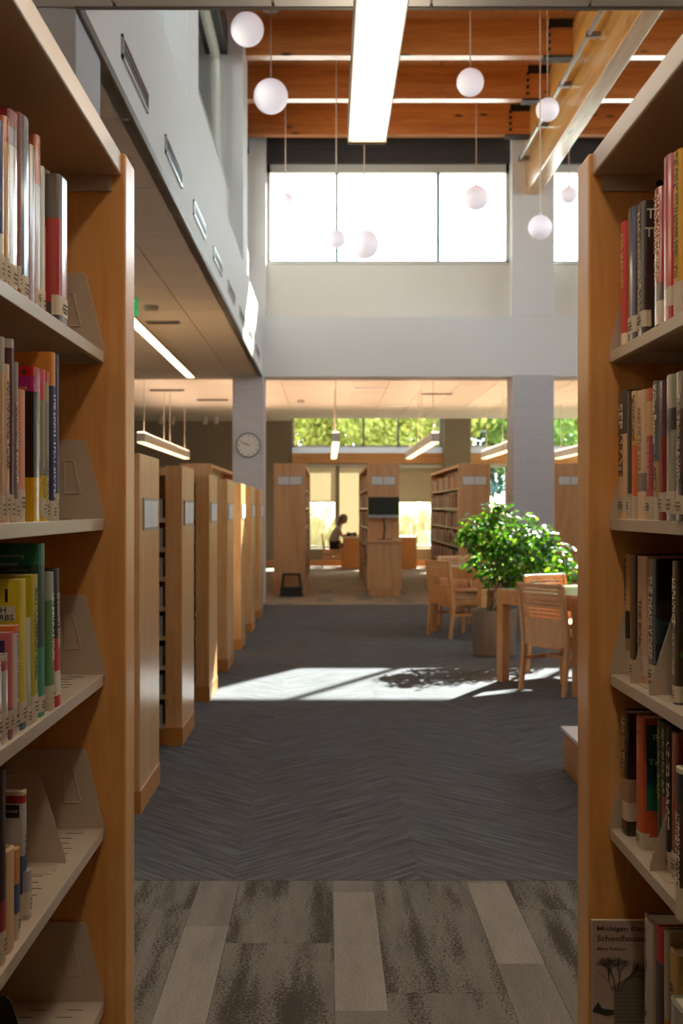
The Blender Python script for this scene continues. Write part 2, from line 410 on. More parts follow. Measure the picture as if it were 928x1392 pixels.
# near carpet: columns of speckled tiles and narrow tiles, pale and taupe, running along the aisle
def rect_tile(name, m, x0, x1, y0, y1):
    y1 = min(y1, 4.298)
    if y1 - y0 < 0.02: return
    mb = MB().box(x0 + 0.0008, x1 - 0.0008, y0 + 0.0008, y1 - 0.0008, -0.006, 0.0); me = mb.mesh(name, m)
    off = (R.uniform(0, 50), R.uniform(0, 50)); uvl = me.uv_layers.new(name='UVMap')
    for li, l in enumerate(me.loops):
        co = me.vertices[l.vertex_index].co; uvl.data[li].uv = (co.y + off[0], co.x + off[1])
    o = bpy.data.objects.new(name, me); COL.objects.link(o); o.parent = floor
for k in range(-3, 4):
    xb = 0.02 + 0.5 * k
    st = {-1: 3.83, 0: 4.17, 1: 4.27}.get(k, 4.0 + 0.1 * (k % 3))
    ln = {0: 0.99, 1: 0.76}.get(k, 0.9)
    y = st; pale = True
    rect_tile('carpet_tile', CARP_M, xb, xb + 0.15, st, 4.298)
    while y > 1.2:
        rect_tile('carpet_tile', CARP_L if (pale and k in (-1, 0, 1)) else CARP_M, xb, xb + 0.15, y - ln, y)
        if pale and k in (-1, 0, 1) and y > 3: pass
        y -= ln; pale = not pale
    y = 4.298 - 0.31 * (k % 3)
    rect_tile('carpet_tile', CARP_S, xb + 0.15, xb + 0.5, y, 4.298)
    while y > 1.2:
        rect_tile('carpet_tile', CARP_S, xb + 0.15, xb + 0.5, y - 1.0, y); y -= 1.0
for k in range(0, 9):
    xb = -1.4 + 0.62 * k
    for j in range(3):
        y0 = YW + 0.05 + j * 0.9 + 0.3 * (k % 3)
        mb = MB().box(xb, xb + 0.24, y0, y0 + 0.7, -0.006, 0.001); me = mb.mesh('carpet_tile', CARP_L if (j + k) % 2 else CARP_M); uvbox(me, (k * 3, j * 5))
        o = bpy.data.objects.new('carpet_tile', me); COL.objects.link(o); o.parent = floor

# ---- low ceilings with lay-in tiles
ceil = MB()
ceil.box(-9, 10, -3.5, 4.40, ZC + 0.012, ZC + 0.25); ceil.box(-9, -1.0, 4.40, YW, ZC + 0.012, ZC + 0.25)
ceil.box(-9, -0.9, YW + 0.5, YB, ZF, ZF + 0.2); ceil.box(-0.9, 10, YW + 0.5, YB - 0.8, ZF, ZF + 0.2); ceil.box(-0.9, 10, YB - 0.8, YB, 3.72, 3.9)
ceil.box(-9, -1.0, YW, YW + 0.55, ZF - 0.2, ZF + 0.2)
ceiling = struct(ceil.build('ceiling', TILEF))
def ctile(x0, x1, y0, y1, z, m, base):
    t = MB().box(0.006, x1 - x0 - 0.006, 0.006, y1 - y0 - 0.006, 0, 0.014).mesh('ceiling_tile', m) if base is None else base
    o = bpy.data.objects.new('ceiling_tile', t); COL.objects.link(o); o.parent = ceiling; o.location = (x0, y0, z)
    return t
base = None
G = 0.61
for ix in range(5):
    for iy in range(20):
        x1 = -1.40 - G * (ix - 1); y1 = 16.65 - G * iy
        if ix == 0:
            t = MB().box(0.006, 0.42, 0.006, G - 0.006, 0, 0.014).mesh('ceiling_tile', TILE) if iy == 0 else t
            ctile(-1.395, 0, y1 - G, y1, ZC, TILE, t)
        elif iy < 20:
            base = ctile(x1 - G, x1, y1 - G, y1, ZC, TILE, base)
base2 = None
for ix in range(8):
    for iy in range(4):
        base2 = ctile(-2.04 + G * ix, -2.04 + G * (ix + 1), 4.405 - G * (iy + 1), 4.405 - G * iy, ZC, TILE, base2)
base3 = None
for ix in range(11):
    for iy in range(8):
        x0 = -2.0 + G * ix; y0 = YW + 0.62 + 1.22 * iy
        if y0 + 1.22 > YB - 0.8 : continue
        if base3 is None: base3 = MB().box(0.008, G - 0.008, 0.008, 1.22 - 0.008, 0, 0.014).mesh('ceiling_tile', TILEF)
        o = bpy.data.objects.new('ceiling_tile', base3); COL.objects.link(o); o.parent = ceiling; o.location = (x0, y0, ZF - 0.012)
struct(box('trim_1', plain('#6a635a', .5), -0.975, 10, 4.402, 4.42, ZC - 0.006, ZC + 0.30))
struct(box('trim_2', plain('#57514a', .5), -0.972, -0.957, 4.42, YW, ZC - 0.012, ZC + 0.03))
# ---- walls
struct(box('wall_back', OLIVE, -9.2, -0.87, YB, YB + 0.2, 0, 3.9))
struct(box('wall_left', OLIVE, -9.2, -9.0, -3.6, YB + 0.2, -0.2, 7.4))
struct(MB().box(10.0, 10.2, -3.6, YB + 0.2, -0.2, 4.6).box(10.0, 10.2, -3.6, YB + 0.2, 6.8, 7.4).box(10.0, 10.2, -3.6, 4.9, 4.6, 6.8).box(10.0, 10.2, 16.4, YB + 0.2, 4.6, 6.8).build('wall_right', WHITE))
wr = struct(MB().box(10.02, 10.14, 4.9, 16.4, 4.6, 4.66).box(10.02, 10.14, 4.9, 16.4, 6.74, 6.8).build('window_12', FRAME))
for k in range(6): box('mullion', FRAME, 10.02, 10.14, 4.9 + k * 2.28, 4.96 + k * 2.28, 4.66, 6.74, wr)
for k in range(5): box('pane', GLASS, 10.07, 10.08, 4.96 + k * 2.28, 7.18 + k * 2.28, 4.66, 6.74, wr)
struct(MB().box(-9.2, 10.2, -3.7, -3.5, -0.2, 0.9).box(-9.2, 10.2, -3.7, -3.5, 2.8, 3.7).box(-9.2, -8.0, -3.7, -3.5, 0.9, 2.8).box(-5.0, 10.2, -3.7, -3.5, 0.9, 2.8).build('wall_rear', WHITE))
wq = struct(MB().box(-8.0, -5.0, -3.66, -3.56, 0.9, 0.96).box(-8.0, -5.0, -3.66, -3.56, 2.74, 2.8).build('window_15', FRAME))  # unseen window added behind the camera for soft daylight from the rear
for k in range(3): box('mullion', FRAME, -8.0 + k * 1.475, -7.95 + k * 1.475, -3.66, -3.56, 0.96, 2.74, wq)
for k in range(2): box('pane', GLASS, -7.95 + k * 1.475, -6.525 + k * 1.475, -3.62, -3.61, 0.96, 2.74, wq)
# upper room: fascia, set-back walls, clerestory
wl = MB(); wl.box(-1.03, -0.96, 4.42, YW, ZC, 4.22); wl.box(-1.4, -1.03, 4.42, YW, 4.0, 4.22); wl.box(-1.4, -1.13, 4.42, YW, 4.22, 5.05)
wl.box(-1.4, -1.20, 4.42, YW, 6.95, 7.25)
struct(wl.build('wall_upper_left', WHITE))
wf = MB(); wf.box(-0.96, 10, YW, YW + 0.5, ZC, 4.22)
struct(wf.build('wall_far', WHITE))
wf = MB(); wf.box(-1.4, 10, YW + 0.17, YW + 0.5, 4.22, 5.05); wf.box(-1.4, 10, YW + 0.28, YW + 0.5, 6.9, 7.3); wf.box(6.95, 10, YW + 0.17, YW + 0.5, 5.05, 7.0)
struct(wf.build('wall_far_upper', CREAMW))
struct(MB().box(-1.3, 10, 4.20, 4.36, ZC + 0.2, 5.0).box(-1.3, 10, 4.20, 4.36, 6.5, 7.3).box(-1.3, -0.9, 4.20, 4.36, 5.0, 6.5).box(2.7, 3.3, 4.2, 4.36, 5.0, 6.5).box(6.9, 10, 4.2, 4.36, 5.0, 6.5).build('wall_near_upper', WHITE))
for n_, a_, b_ in ((13, -0.9, 2.7), (14, 3.3, 6.9)):
    wn = struct(MB().box(a_, b_, 4.24, 4.32, 5.0, 5.06).box(a_, b_, 4.24, 4.32, 6.44, 6.5).build('window_%d' % n_, FRAME))
    for k in range(4): box('mullion', FRAME, a_ + k * 1.18, a_ + 0.05 + k * 1.18, 4.24, 4.32, 5.06, 6.44, wn)
    for k in range(3): box('pane', GLASS, a_ + 0.05 + k * 1.18, a_ + 1.18 + k * 1.18, 4.275, 4.285, 5.06, 6.44, wn)
struct(MB().box(-9, -0.96, YW, YW + 0.06, ZC + 0.02, ZF + 0.1).build('trim_3', TILEF))
# columns
def column(m, x0, x1, y0, y1, z0, z1, label, name='column'):
    o = box(name, m, x0, x1, y0, y1, z0, z1, bevel=0.006); struct(o, label); return o
column(BRICK, 2.715, 3.31, YW - 0.02, YW + 0.56, 0, ZC + 0.02, 'grey painted brick column beside the table with the leafy plant')
column(BRICK, -1.39, -0.93, YW - 0.03, YW + 0.5, 0, ZC + 0.005, 'grey painted column that carries the round clock')
column(GREY, -1.75, -0.975, 4.42, 4.9, 0, ZC + 0.01, 'grey painted brick column behind the left bookcase, under the bulkhead')
column(WHITE, 2.70, 3.31, YW, YW + 0.5, 4.22, 7.2, 'pale pilaster between the two far high windows')
column(WHITE, -1.35, -0.90, YW, YW + 0.5, 4.22, 7.2, 'pale pilaster in the far left upper corner')
column(WHITE, -1.35, -0.965, 13.05, 13.75, 4.22, 7.2, 'white pilaster on the left upper wall nearest the far corner')
column(WHITE, -1.35, -0.965, 7.87, 8.53, 4.22, 7.2, 'white pilaster on the left upper wall nearest the viewer')

def window_far(n, x0, x1, mulls):
    fr = MB(); z0, z1, y0, y1 = 5.03, 6.53, YW + 0.24, YW + 0.36
    for a in ((x0, x1, z0, z0 + 0.06), (x0, x1, z1 - 0.13, z1), (x0, x0 + 0.05, z0, z1), (x1 - 0.05, x1, z0, z1)): fr.box(a[0], a[1], y0, y1, a[2], a[3])
    o = struct(fr.build('window_%d' % n, FRAME))
    xs = [x0 + 0.05] + mulls + [x1 - 0.05]
    for m in mulls: box('mullion', MULL, m - 0.022, m + 0.022, y0, y1, z0 + 0.06, z1 - 0.13, o)
    for a, b in zip(xs[:-1], xs[1:]): box('pane', GLASS, a + 0.017, b - 0.017, YW + 0.295, YW + 0.305, z0 + 0.06, z1 - 0.13, o)
    box('sill', FRAME, x0 - 0.02, x1 + 0.02, YW + 0.15, YW + 0.3, 5.02, 5.05, o)
    bd = struct(MB().box(x0 - 0.03, x1 + 0.03, YW + 0.16, YW + 0.3, 6.52, 6.72).box(x0 - 0.03, x1 + 0.03, YW + 0.165, YW + 0.3, 6.725, 6.92).build('trim_%d' % (n + 3), DARKSH))
window_far(1, -0.90, 2.70, [0.137, 1.645])
window_far(2, 3.32, 6.93, [4.32, 5.84])
def window_left(n, y0, y1, mulls):
    fr = MB(); z0, z1, xa, xb = 5.05, 6.60, -1.33, -1.22
    for a in ((y0, y1, z0, z0 + 0.07), (y0, y1, z1 - 0.07, z1), (y0, y0 + 0.09, z0, z1), (y1 - 0.09, y1, z0, z1)): fr.box(xa, xb, a[0], a[1], a[2], a[3])
    o = struct(fr.build('window_%d' % n, FRAME)); ys = [y0 + 0.09] + mulls + [y1 - 0.09]
    for m in mulls: box('mullion', FRAME, xa, xb, m - 0.03, m + 0.03, z0 + 0.07, z1 - 0.07, o)
    for a, b in zip(ys[:-1], ys[1:]): box('pane', GLASS, -1.28, -1.27, a, b, z0 + 0.07, z1 - 0.07, o)
    box('sill', TRIMG, -1.22, -1.125, y0, y1, 5.045, 5.07, o)
    box('shade_box', plain('#2b2c2e', 0.4), -1.33, -1.14, y0, y1, 6.60, 6.95, o, bevel=0.01)
window_left(3, 8.53, 13.05, [10.7]); window_left(4, 13.75, 16.68, []); window_left(5, 4.5, 7.87, [])

# ---- timber roof: deck planks, joists, girder (parts of the upper ceiling)
up = MB().box(-1.4, 10, 4.3, YW + 0.5, 7.24, 7.4).build('ceiling_timber', DECK); struct(up, 'timber roof deck over the double-height room')
dp = MB().box(0.003, 0.137, 0, 12.3, 0, 0.03).mesh('deck_plank', DECK)
for k in range(60):
    o = bpy.data.objects.new('deck_plank', dp); COL.objects.link(o); o.parent = up; o.location = (-1.3 + 0.14 * k, 4.4, 7.21)
jy = [16.42 - 1.425 * k for k in range(9)]
jm = MB().box(-1.2, 9.9, -0.07, 0.07, 0, 0.44).mesh('joist', JOIST)
for y in jy:
    o = bpy.data.objects.new('joist', jm); COL.objects.link(o); o.parent = up; o.location = (0, y, 6.77)
g = box('girder', GIRD, 2.90, 3.10, 4.5, YW + 0.16, 6.0, 7.15, up, bevel=0.012)
for y in jy[:4]:
    hb = MB().box(2.72, 2.9, y - 0.09, y - 0.072, 6.76, 6.80)
    for k in range(4): hb.lathe([(0.001, 0), (0.022, 0.003), (0.018, 0.02), (0.001, 0.024)], (0, 0, 0), 8)
    hb = MB()
    for k in range(4):
        z = 6.84 + 0.085 * k
        hb.tube([(2.62, y - 0.07, z), (2.62, y - 0.092, z)], 0.022, 8)
    hb.box(2.55, 2.9, y - 0.09, y + 0.09, 6.745, 6.77)
    hb.box(2.62, 2.9, y - 0.085, y - 0.071, 7.1, 7.2)
    hb.build('joist_hanger', BLACK, up)
cdt = MB().tube([(2.78, 4.6, 6.45), (2.78, 16.5, 6.45)], 0.025, 8)
for y in jy[:5]: cdt.box(2.75, 2.9, y - 0.03, y + 0.03, 6.42, 6.48)
tag(cdt.build('conduit', STEEL), 'grey metal conduit running along the big timber girder', 'pipe')

# slot diffusers in the left bulkhead
for k in range(8):
    y = 5.3 + 1.42 * k
    t = thing('slot_diffuser', 'slot diffuser in the white bulkhead, %s' % ['nearest of the row', 'second from the near end', 'third from the near end', 'fourth from the near end', 'fifth from the near end', 'sixth from the near end', 'seventh from the near end', 'last before the far wall'][k], 'vent', (-0.96, y, 3.5), 0, 'slot diffusers in the white bulkhead')
    f = MB(); f.box(0, 0.012, 0, 0.76, 0, 0.016).box(0, 0.012, 0, 0.76, 0.094, 0.11).box(0, 0.012, 0, 0.016, 0, 0.11).box(0, 0.012, 0.744, 0.76, 0, 0.11)
    f.build('frame', plain('#c9c9c9', 0.3), t)
    box('slot', plain('#2f3030', 0.5), 0.001, 0.004, 0.016, 0.744, 0.016, 0.094, t); box('blade', plain('#9a9a9a', 0.3), 0.002, 0.01, 0.016, 0.744, 0.07, 0.078, t)

# ---- back wall with upper and lower windows
def bx(px): return (px - CX) * YB / F
def bz(py): return EYE + (CY - py) * YB / F
wb = MB(); wb.box(-0.87, 10, YB, YB + 0.2, 0.15, bz(746))
struct(wb.build('wall_back_low', OLIVE))
struct(box('baseboard_back', MAPLE_H, -9, 10, YB - 0.03, YB, 0.0, bz(761)))
struct(box('wall_back_panel', MAPLE_H, -0.87, 10, YB - 0.06, YB + 0.2, bz(630), bz(616)))
struct(box('trim_6', SILL_LIT, -0.87, 10, YB - 0.05, YB + 0.2, bz(616), bz(608)))
struct(box('trim_7', FRAME, -0.87, 10, YB + 0.0, YB + 0.2, bz(634), bz(630)))
struct(box('trim_8', FRAME, -0.87, 10, YB, YB + 0.2, bz(566), bz(563)))
struct(box('wall_back_pier', OLIVE, bx(601), bx(637), YB - 0.35, YB + 0.2, 0, 3.72))
nwin = 6
def back_window(x0, x1, z0, z1, mulls, blind=None):
    global nwin
    fr = MB(); y0, y1 = YB + 0.04, YB + 0.14
    for a in ((x0, x1, z0, z0 + 0.05), (x0, x1, z1 - 0.04, z1), (x0, x0 + 0.07, z0, z1), (x1 - 0.07, x1, z0, z1)): fr.box(a[0], a[1], y0, y1, a[2], a[3])
    o = struct(fr.build('window_%d' % nwin, plain('#d5d6d2', 0.4))); nwin += 1
    for m in mulls: box('mullion', plain('#7d7f78', 0.4), m - 0.025, m + 0.025, y0, y1, z0, z1, o)
    xs = [x0 + 0.06] + mulls + [x1 - 0.06]
    for a, b in zip(xs[:-1], xs[1:]): box('pane', GLASS, a, b, YB + 0.085, YB + 0.095, z0 + 0.04, z1 - 0.03, o)
    return o
back_window(bx(396), bx(601), bz(608), bz(565), [bx(494), bx(541)])
back_window(bx(637), bx(860), bz(608), bz(565), [bx(720), bx(790)])
zl0, zl1 = bz(745), bz(633)
edges = [bx(386), bx(459), bx(536), bx(601)]
blinds = [(bx(386), bx(456), bz(681), BLIND, 'cream roller blind lowered halfway, left of the seated person'),
          (bx(461), bx(533), bz(727), BLIND, 'long cream roller blind pulled down behind the desk of the seated person'),
          (bx(539), bx(600), bz(681), BLIND_D, 'beige roller blind lowered halfway, right of the computer screen')]
struct(box('trim_9', OLIVE, bx(456), bx(461), YB - 0.02, YB + 0.2, 0.15, zl1))
for i in range(3):
    back_window(edges[i], edges[i + 1], zl0, zl1, [])
    x0, x1, zb, m, lb = blinds[i]
    t = thing('roller_blind', lb, 'blind', ((x0 + x1) / 2, YB - 0.02, zl1))
    hw = (x1 - x0) / 2
    box('blind_fabric', m, -hw, hw, -0.004, 0.0, zb - zl1, 0.0, t); box('bottom_rail', plain('#8d8468', 0.5), -hw, hw, -0.012, 0.008, zb - zl1 - 0.03, zb - zl1, t)
    box('blind_roller', FRAME, -hw, hw, -0.05, 0.02, -0.06, 0.03, t)
back_window(bx(637), bx(740), zl0, zl1, [bx(688)]); back_window(bx(740), bx(860), zl0, zl1, [])
struct(MB().box(-9.4, 10.4, YB, YB + 1.5, 3.95, 4.15).box(-9.4, 10.4, YW + 0.5, YB + 0.2, 3.9, 4.1).build('ceiling_roof', TRIMG))  # outer slab: unseen eave, added to shade the upper back windows
struct(MB().box(-9.4, -1.3, -3.7, YB, 3.95, 4.15).build('ceiling_roof_left', TRIMG))

# ================================================================== NEAR BOOKCASES
YP = 2.46
def levels(side): return [1.739, 1.379, 1.045, 0.714, 0.341 if side < 0 else 0.22]
def bookcase(side):
    s = side; xe = 0.435 if s < 0 else 0.563; xs = 0.481 if s < 0 else 0.608; xc = 0.444 if s < 0 else 0.571; xb = xs + 0.27
    t = thing('bookcase', 'near wooden bookcase with taupe steel shelves on the %s of the aisle' % ('left' if s < 0 else 'right'), 'bookcase', (0, 0, 0), 0, 'near bookcases along the aisle')
    X = lambda a: a * s
    MB().box(X(xe), X(xe + 0.62), YP, YP + 0.112, 0, 2.168).build('end_panel', MAPLE, t, bevel=0.005)
    MB().box(X(xe), X(xe + 0.62), -1.2, -1.1, 0, 2.168).build('end_panel', MAPLE, t, bevel=0.005)
    MB().box(X(xb + 0.01), X(xb + 0.03), -1.1, YP, 0.1, 2.16).build('back_panel', MAPLE_D, t)
    MB().box(X(xc), X(xb + 0.05), -1.1, YP, 2.119, 2.168).build('canopy', plain('#b59a80', 0.32, coat=0.3, name='canopy_laminate'), t, bevel=0.004)
    br = MB().box(X(xc + 0.02), X(xs + 0.25), YP - 0.006, YP - 0.001, 2.085, 2.119).box(X(xs + 0.075), X(xs + 0.23), YP - 0.010, YP - 0.004, 2.083, 2.119)
    b = br.build('canopy_bracket', METAL, t)
    MB().tube([(X(xs + 0.105), YP - 0.011, 2.1), (X(xs + 0.105), YP - 0.002, 2.1)], 0.008, 10).build('bracket_hole', BLACK, b)  # black disc stands in for the dark inside of the bracket hole
    MB().box(X(xs + 0.02), X(xb), -1.1, YP, 0.0, 0.08).build('plinth', MAPLE_D, t)
    for i, z in enumerate(levels(s)):
        mb = MB(); d0 = xs
        # shelf: tray with folded front lip
        mb.prism([(X(d0), z), (X(d0 - 0.0), z - 0.024), (X(d0 + 0.012), z - 0.024), (X(d0 + 0.012), z - 0.003), (X(xb), z - 0.003), (X(xb), z)], -1.1, YP - 0.008, 'y')
        sh = mb.build('shelf', METAL_E, t, bevel=0.0012)
        sl = MB(); y = YP - 0.05
        while y > 1.3:
            for a, c in ((0.05, 0.085), (0.13, 0.165)) if int(y * 40) % 2 else ((0.035, 0.07), (0.115, 0.15)): sl.box(X(d0 + a), X(d0 + c), y - 0.001, y + 0.001, z, z + 0.0006)
            y -= 0.035
        sl.build('slots', plain('#4b443c', 0.8), sh)
        # end bracket: trapezoid plate with rounded corners and a pressed recess
        zt = z + 0.17; xt = d0 + 0.038
        pts = [(X(d0 - 0.001), z + 0.0), (X(d0 - 0.0015), z - 0.018), (X(d0 + 0.004), z - 0.026), (X(xb), z - 0.026), (X(xb), zt), (X(xt + 0.008), zt), (X(xt + 0.003), zt - 0.002), (X(xt), zt - 0.008), (X(d0 + 0.0), z + 0.012)]
        pl = MB().prism(pts, YP - 0.0065, YP - 0.002, 'y').build('shelf_bracket', METAL, sh, bevel=0.001)
        rp = MB(); o1 = [(X(d0 + 0.050), z + 0.055), (X(d0 + 0.085), z + 0.055), (X(d0 + 0.085), z + 0.125), (X(d0 + 0.066), z + 0.125)]
        for a, c in zip(o1, o1[1:] + o1[:1]): rp.bar((a[0], YP - 0.0068, a[1]), (c[0], YP - 0.0068, c[1]), 0.006, 0.0035)
        rp.build('pressed_recess', METAL, pl, bevel=0.0018)
    return t
bookcase(-1); bookcase(1)

# ---- books
def cover_outline(d, t, b, th):
    out = [(-d, 0.0), (-0.004 - b, 0.0)]
    for k in range(1, 6):
        a = -math.pi / 2 + math.pi * k / 6
        out.append((-0.004 - b + (b + 0.004) * math.cos(a), t / 2 + t / 2 * math.sin(a)))
    out += [(-0.004 - b, t), (-d, t)]
    inn = [(-d, t - th), (-0.006 - b, t - th), (-0.006 - b, th), (-d, th)]
    return out + inn
_bk = {}
def jacket(h, gloss):
    k = (h, gloss)
    if k not in _bk:
        _bk[k] = plain(h, 0.25 if gloss else 0.5, coat=1.0 if gloss else 0.15, coatr=0.12 if gloss else 0.3, name='cover_' + h.strip('#'))
    return _bk[k]
def make_book(side, y0, y1, z, h, xs, bands, label, group, d=0.155, gloss=False, text=None, lab=True, lean=0.0, hard=True, extra=None):
    """y0 = side nearer the camera. Spine faces the aisle."""
    t = max(0.006, y1 - y0 - 0.0015)
    b = min(0.003, t * 0.12) if hard else 0.0005
    ol = cover_outline(d, t, b, 0.0022); n = len(ol)
    zs = [0.0] + [f * h for f, c in bands]
    mb = MB()
    for zz in zs: mb.v += [(p[0], p[1], zz) for p in ol]
    for k in range(len(zs) - 1):
        for i in range(n):
            j = (i + 1) % n; mb.f.append((k * n + i, k * n + j, (k + 1) * n + j, (k + 1) * n + i)); mb.m.append(k)
    for lvl, k in ((0, 0), (len(zs) - 1, len(zs) - 2)):
        for (i, j, p, q) in ((0, 1, n - 2, n - 1), (n - 4, n - 3 - 0, 8 - 1, 8),):
            pass
        mb.f.append(tuple(lvl * n + i for i in (range(n) if lvl else reversed(range(n))))); mb.m.append(k)
    o = mb.build('book', [jacket(c, gloss) for f, c in bands])
    tag(o, label, 'book', group)
    pg = MB().box(-d + 0.002, -0.007 - b, 0.0024, t - 0.0024, 0.003 if hard else 0.0008, h - (0.004 if hard else 0.0008)).build('page_block', PAPER, o)
    if lab:
        lw = t / 2
        lb = MB(); zz0 = R.choice((0.004, 0.008, 0.012, 0.016)); zz1 = zz0 + R.uniform(0.026, 0.042)
        lo = [(-0.016, -0.0006)] + [(p[0] + 0.0006, (p[1] - t / 2) * 1.012 + t / 2) for p in ol[1:8]] + [(-0.016, t + 0.0006)]
        m = len(lo)
        for zq in (zz0, zz1): lb.v += [(p[0], p[1], zq) for p in lo]
        for i in range(m - 1): lb.f.append((i, i + 1, m + i + 1, m + i)); lb.m.append(0)
        for (za, fr) in ((0.62, 0.5), (0.42, 0.7), (0.24, 0.45)):
            zc = zz0 + (zz1 - zz0) * za; lb.box(0.0008, 0.0012, t * (0.5 - fr / 2.6), t * (0.5 + fr / 2.6), zc - 0.0013, zc + 0.0013, 1)
        lb.build('spine_label', [WHITEP, plain('#5e544a', 0.7, name='label_print')], o)
    def surf(y): return -0.004 - b + (b + 0.004) * math.sqrt(max(0, 1 - ((y - t / 2) / (t / 2)) ** 2)) + 0.0009
    if text:
        for (s_, colr, zc, ln, hh) in text:
            M = Matrix(((0, 0, 1, 0.0), (0, 1, 0, t / 2), (-1, 0, 0, zc * h), (0, 0, 0, 1)))
            to = text_obj(s_, plain(colr, 0.5), o, ln * h, min(hh * 1.15 * t, 0.034), M)
            for v in to.data.vertices: v.co.x = surf(v.co.y)
    if extra: extra(o, t, h, d)
    if side < 0:
        o.location = (-xs, y0, z); o.rotation_euler = (lean, 0, 0)
    else:
        o.location = (xs, y0 + t, z); o.rotation_euler = (-lean, 0, math.pi)
    return o
def flat_text(o, s_, colr, x, z, ln, hh, side, y=-0.0006, name='cover_text'):
    """lettering on the cover that faces the camera: local y=0 side on the left, y=t side on the right"""
    if side < 0: M = Matrix(((1, 0, 0, x), (0, 0, -1, y), (0, 1, 0, z), (0, 0, 0, 1)))
    else: M = Matrix(((-1, 0, 0, x), (0, 0, 1, y), (0, 1, 0, z), (0, 0, 0, 1)))
    return text_obj(s_, plain(colr, 0.5), o, ln, hh, M, name)
def yat(px, xs): return xs * F / abs(px - CX)
def B(side, shelf, pa, pb, top, xs, bands, label, **kw):
    """pa, pb: left and right edge of the spine in the photograph; top: its top at the far edge"""
    ys = sorted((yat(pa, xs), yat(pb, xs))); z = levels(side)[shelf]
    h = EYE + (CY - top) * ys[1] / F - z
    g = 'books on the %s shelf of the near %s bookcase' % (['top', 'second', 'third', 'fourth', 'bottom'][shelf], 'left' if side < 0 else 'right')
    return make_book(side, ys[0], ys[1], z, h, xs, bands, label, g, **kw)

W_ = '#cbb99e'
# --- left, top shelf
B(-1, 0, 82, 95, 252, .482, [(.13, '#4b4147'), (.70, '#b32a25'), (1, '#6d625f')], 'thick grey and red book in a glossy jacket, beside the left end panel', gloss=True, d=.17)
B(-1, 0, 64, 70.5, 237, .505, [(.62, '#c97f42'), (1, '#43302b')], 'slim orange and brown book just before the thick grey and red one', text=[('HUMAN', '#b09a80', .75, .3, .6)], lab=False)
B(-1, 0, 58, 63.5, 231, .502, [(1, '#cfcdb8')], 'slim pale greenish-white book on the left top shelf', gloss=True)
B(-1, 0, 51, 57.5, 190, .499, [(.72, '#d9d8de'), (1, '#cf6f4e')], 'tall white book with a salmon top on the left top shelf', gloss=True)
B(-1, 0, 43, 50.5, 204, .492, [(.6, '#a88799'), (1, '#ab8756')], 'mauve and ochre book right of the navy one', gloss=True, lab=False)
B(-1, 0, 31, 42.5, 168, .489, [(.55, '#1c2f63'), (1, '#1b2a38')], 'dark navy book with a white spine label on the left top shelf', gloss=True)
B(-1, 0, 27, 30.5, 156, .489, [(1, '#94503c')], 'very slim reddish-brown book left of the navy one')
B(-1, 0, 16, 26.5, 160, .486, [(.12, '#5b4a3c'), (.8, '#d7d6d6'), (.9, '#8f8d8c'), (1, '#8c2a34')], 'silvery book with a dark red top in a glossy jacket', gloss=True)
B(-1, 0, 8, 15.5, 165, .486, [(.85, '#d4a04e'), (1, '#c86a3c')], 'yellow-ochre book beside the navy sign', gloss=True)
B(-1, 0, 1, 7.5, 170, .486, [(.3, '#e3dccd'), (1, '#4b4a7a')], 'white and violet book partly behind the navy sign', gloss=True)
# --- left, second shelf
def cover_yellow(o, t, h, d):
    pass
B(-1, 1, 77.5, 82, 484, .478, [(.12, W_), (1, '#4c4f69')], 'slim grey-blue book last on the left second shelf')
def ex_no(o, t, h, d): pass
B(-1, 1, 72, 77.3, 481, .480, [(.12, W_), (.80, '#2b2f66'), (1, '#d98a2b')], 'tall navy book with an orange top on the left second shelf', text=[('THE LIGHT THAT SHAPES', '#e8e0d0', .45, .62, .45)], d=.2)
B(-1, 1, 63.5, 68.5, 507, .482, [(.3, '#e3c21c'), (.8, '#8d8b72'), (.93, '#a8a05a'), (1, '#c8474f')], 'slim olive and yellow book with dark lettering at its foot', text=[('ARTHURIAN', '#25231a', .25, .3, .5)])
B(-1, 1, 58.5, 63.3, 504, .484, [(.3, '#dcb91a'), (.8, '#98917a'), (1, '#cc5560')], 'slim grey and yellow book beside the glossy black, pink and yellow one', text=[('WISDOM', '#25231a', .25, .2, .5)])
def pinkcover(o, t, h, d):
    flat_text(o, 'E', '#1a1414', -0.018, h * .965, .008, .008, -1)
    flat_text(o, 'THE', '#d8a020', -0.020, h * .86, .013, .005, -1)
B(-1, 1, 48, 58.2, 503, .486, [(.285, '#d9a60c'), (.84, '#15100f'), (.94, '#b01066'), (1, '#c51a22')], 'glossy black book with a pink top and yellow foot', gloss=True, lab=False, extra=pinkcover, d=.19)
B(-1, 1, 26.5, 37.5, 532, .489, [(.13, W_), (1, '#d07a4c')], 'short orange paperback with a white label on the left second shelf')
B(-1, 1, 21.5, 27, 494, .489, [(.14, W_), (.75, '#7c6a68'), (1, '#8f8b7c')], 'slim mottled grey book left of the orange paperback', text=[('LANGUAGE BLOOM', '#e0d2b8', .5, .5, .5)])
B(-1, 1, 15.5, 21.2, 463, .487, [(.14, W_), (.95, '#5a3040'), (1, '#b5b0a8')], 'tall dark plum book with a pale edge on the left second shelf', gloss=True)
B(-1, 1, 9, 15.3, 497, .485, [(1, '#d9b98f')], 'cream book with black vertical lettering reading SOPHOMORE VERBS', text=[('SOPHOMORE VERBS', '#2e2018', .62, .55, .55)])
B(-1, 1, 3, 8.8, 460, .487, [(.8, '#cda983'), (1, '#b7afa6')], 'tall beige book in a clear jacket, left second shelf', gloss=True)
B(-1, 1, -7, 2.6, 498, .485, [(1, '#dcb598')], 'thick peach-coloured book at the left border, second shelf')
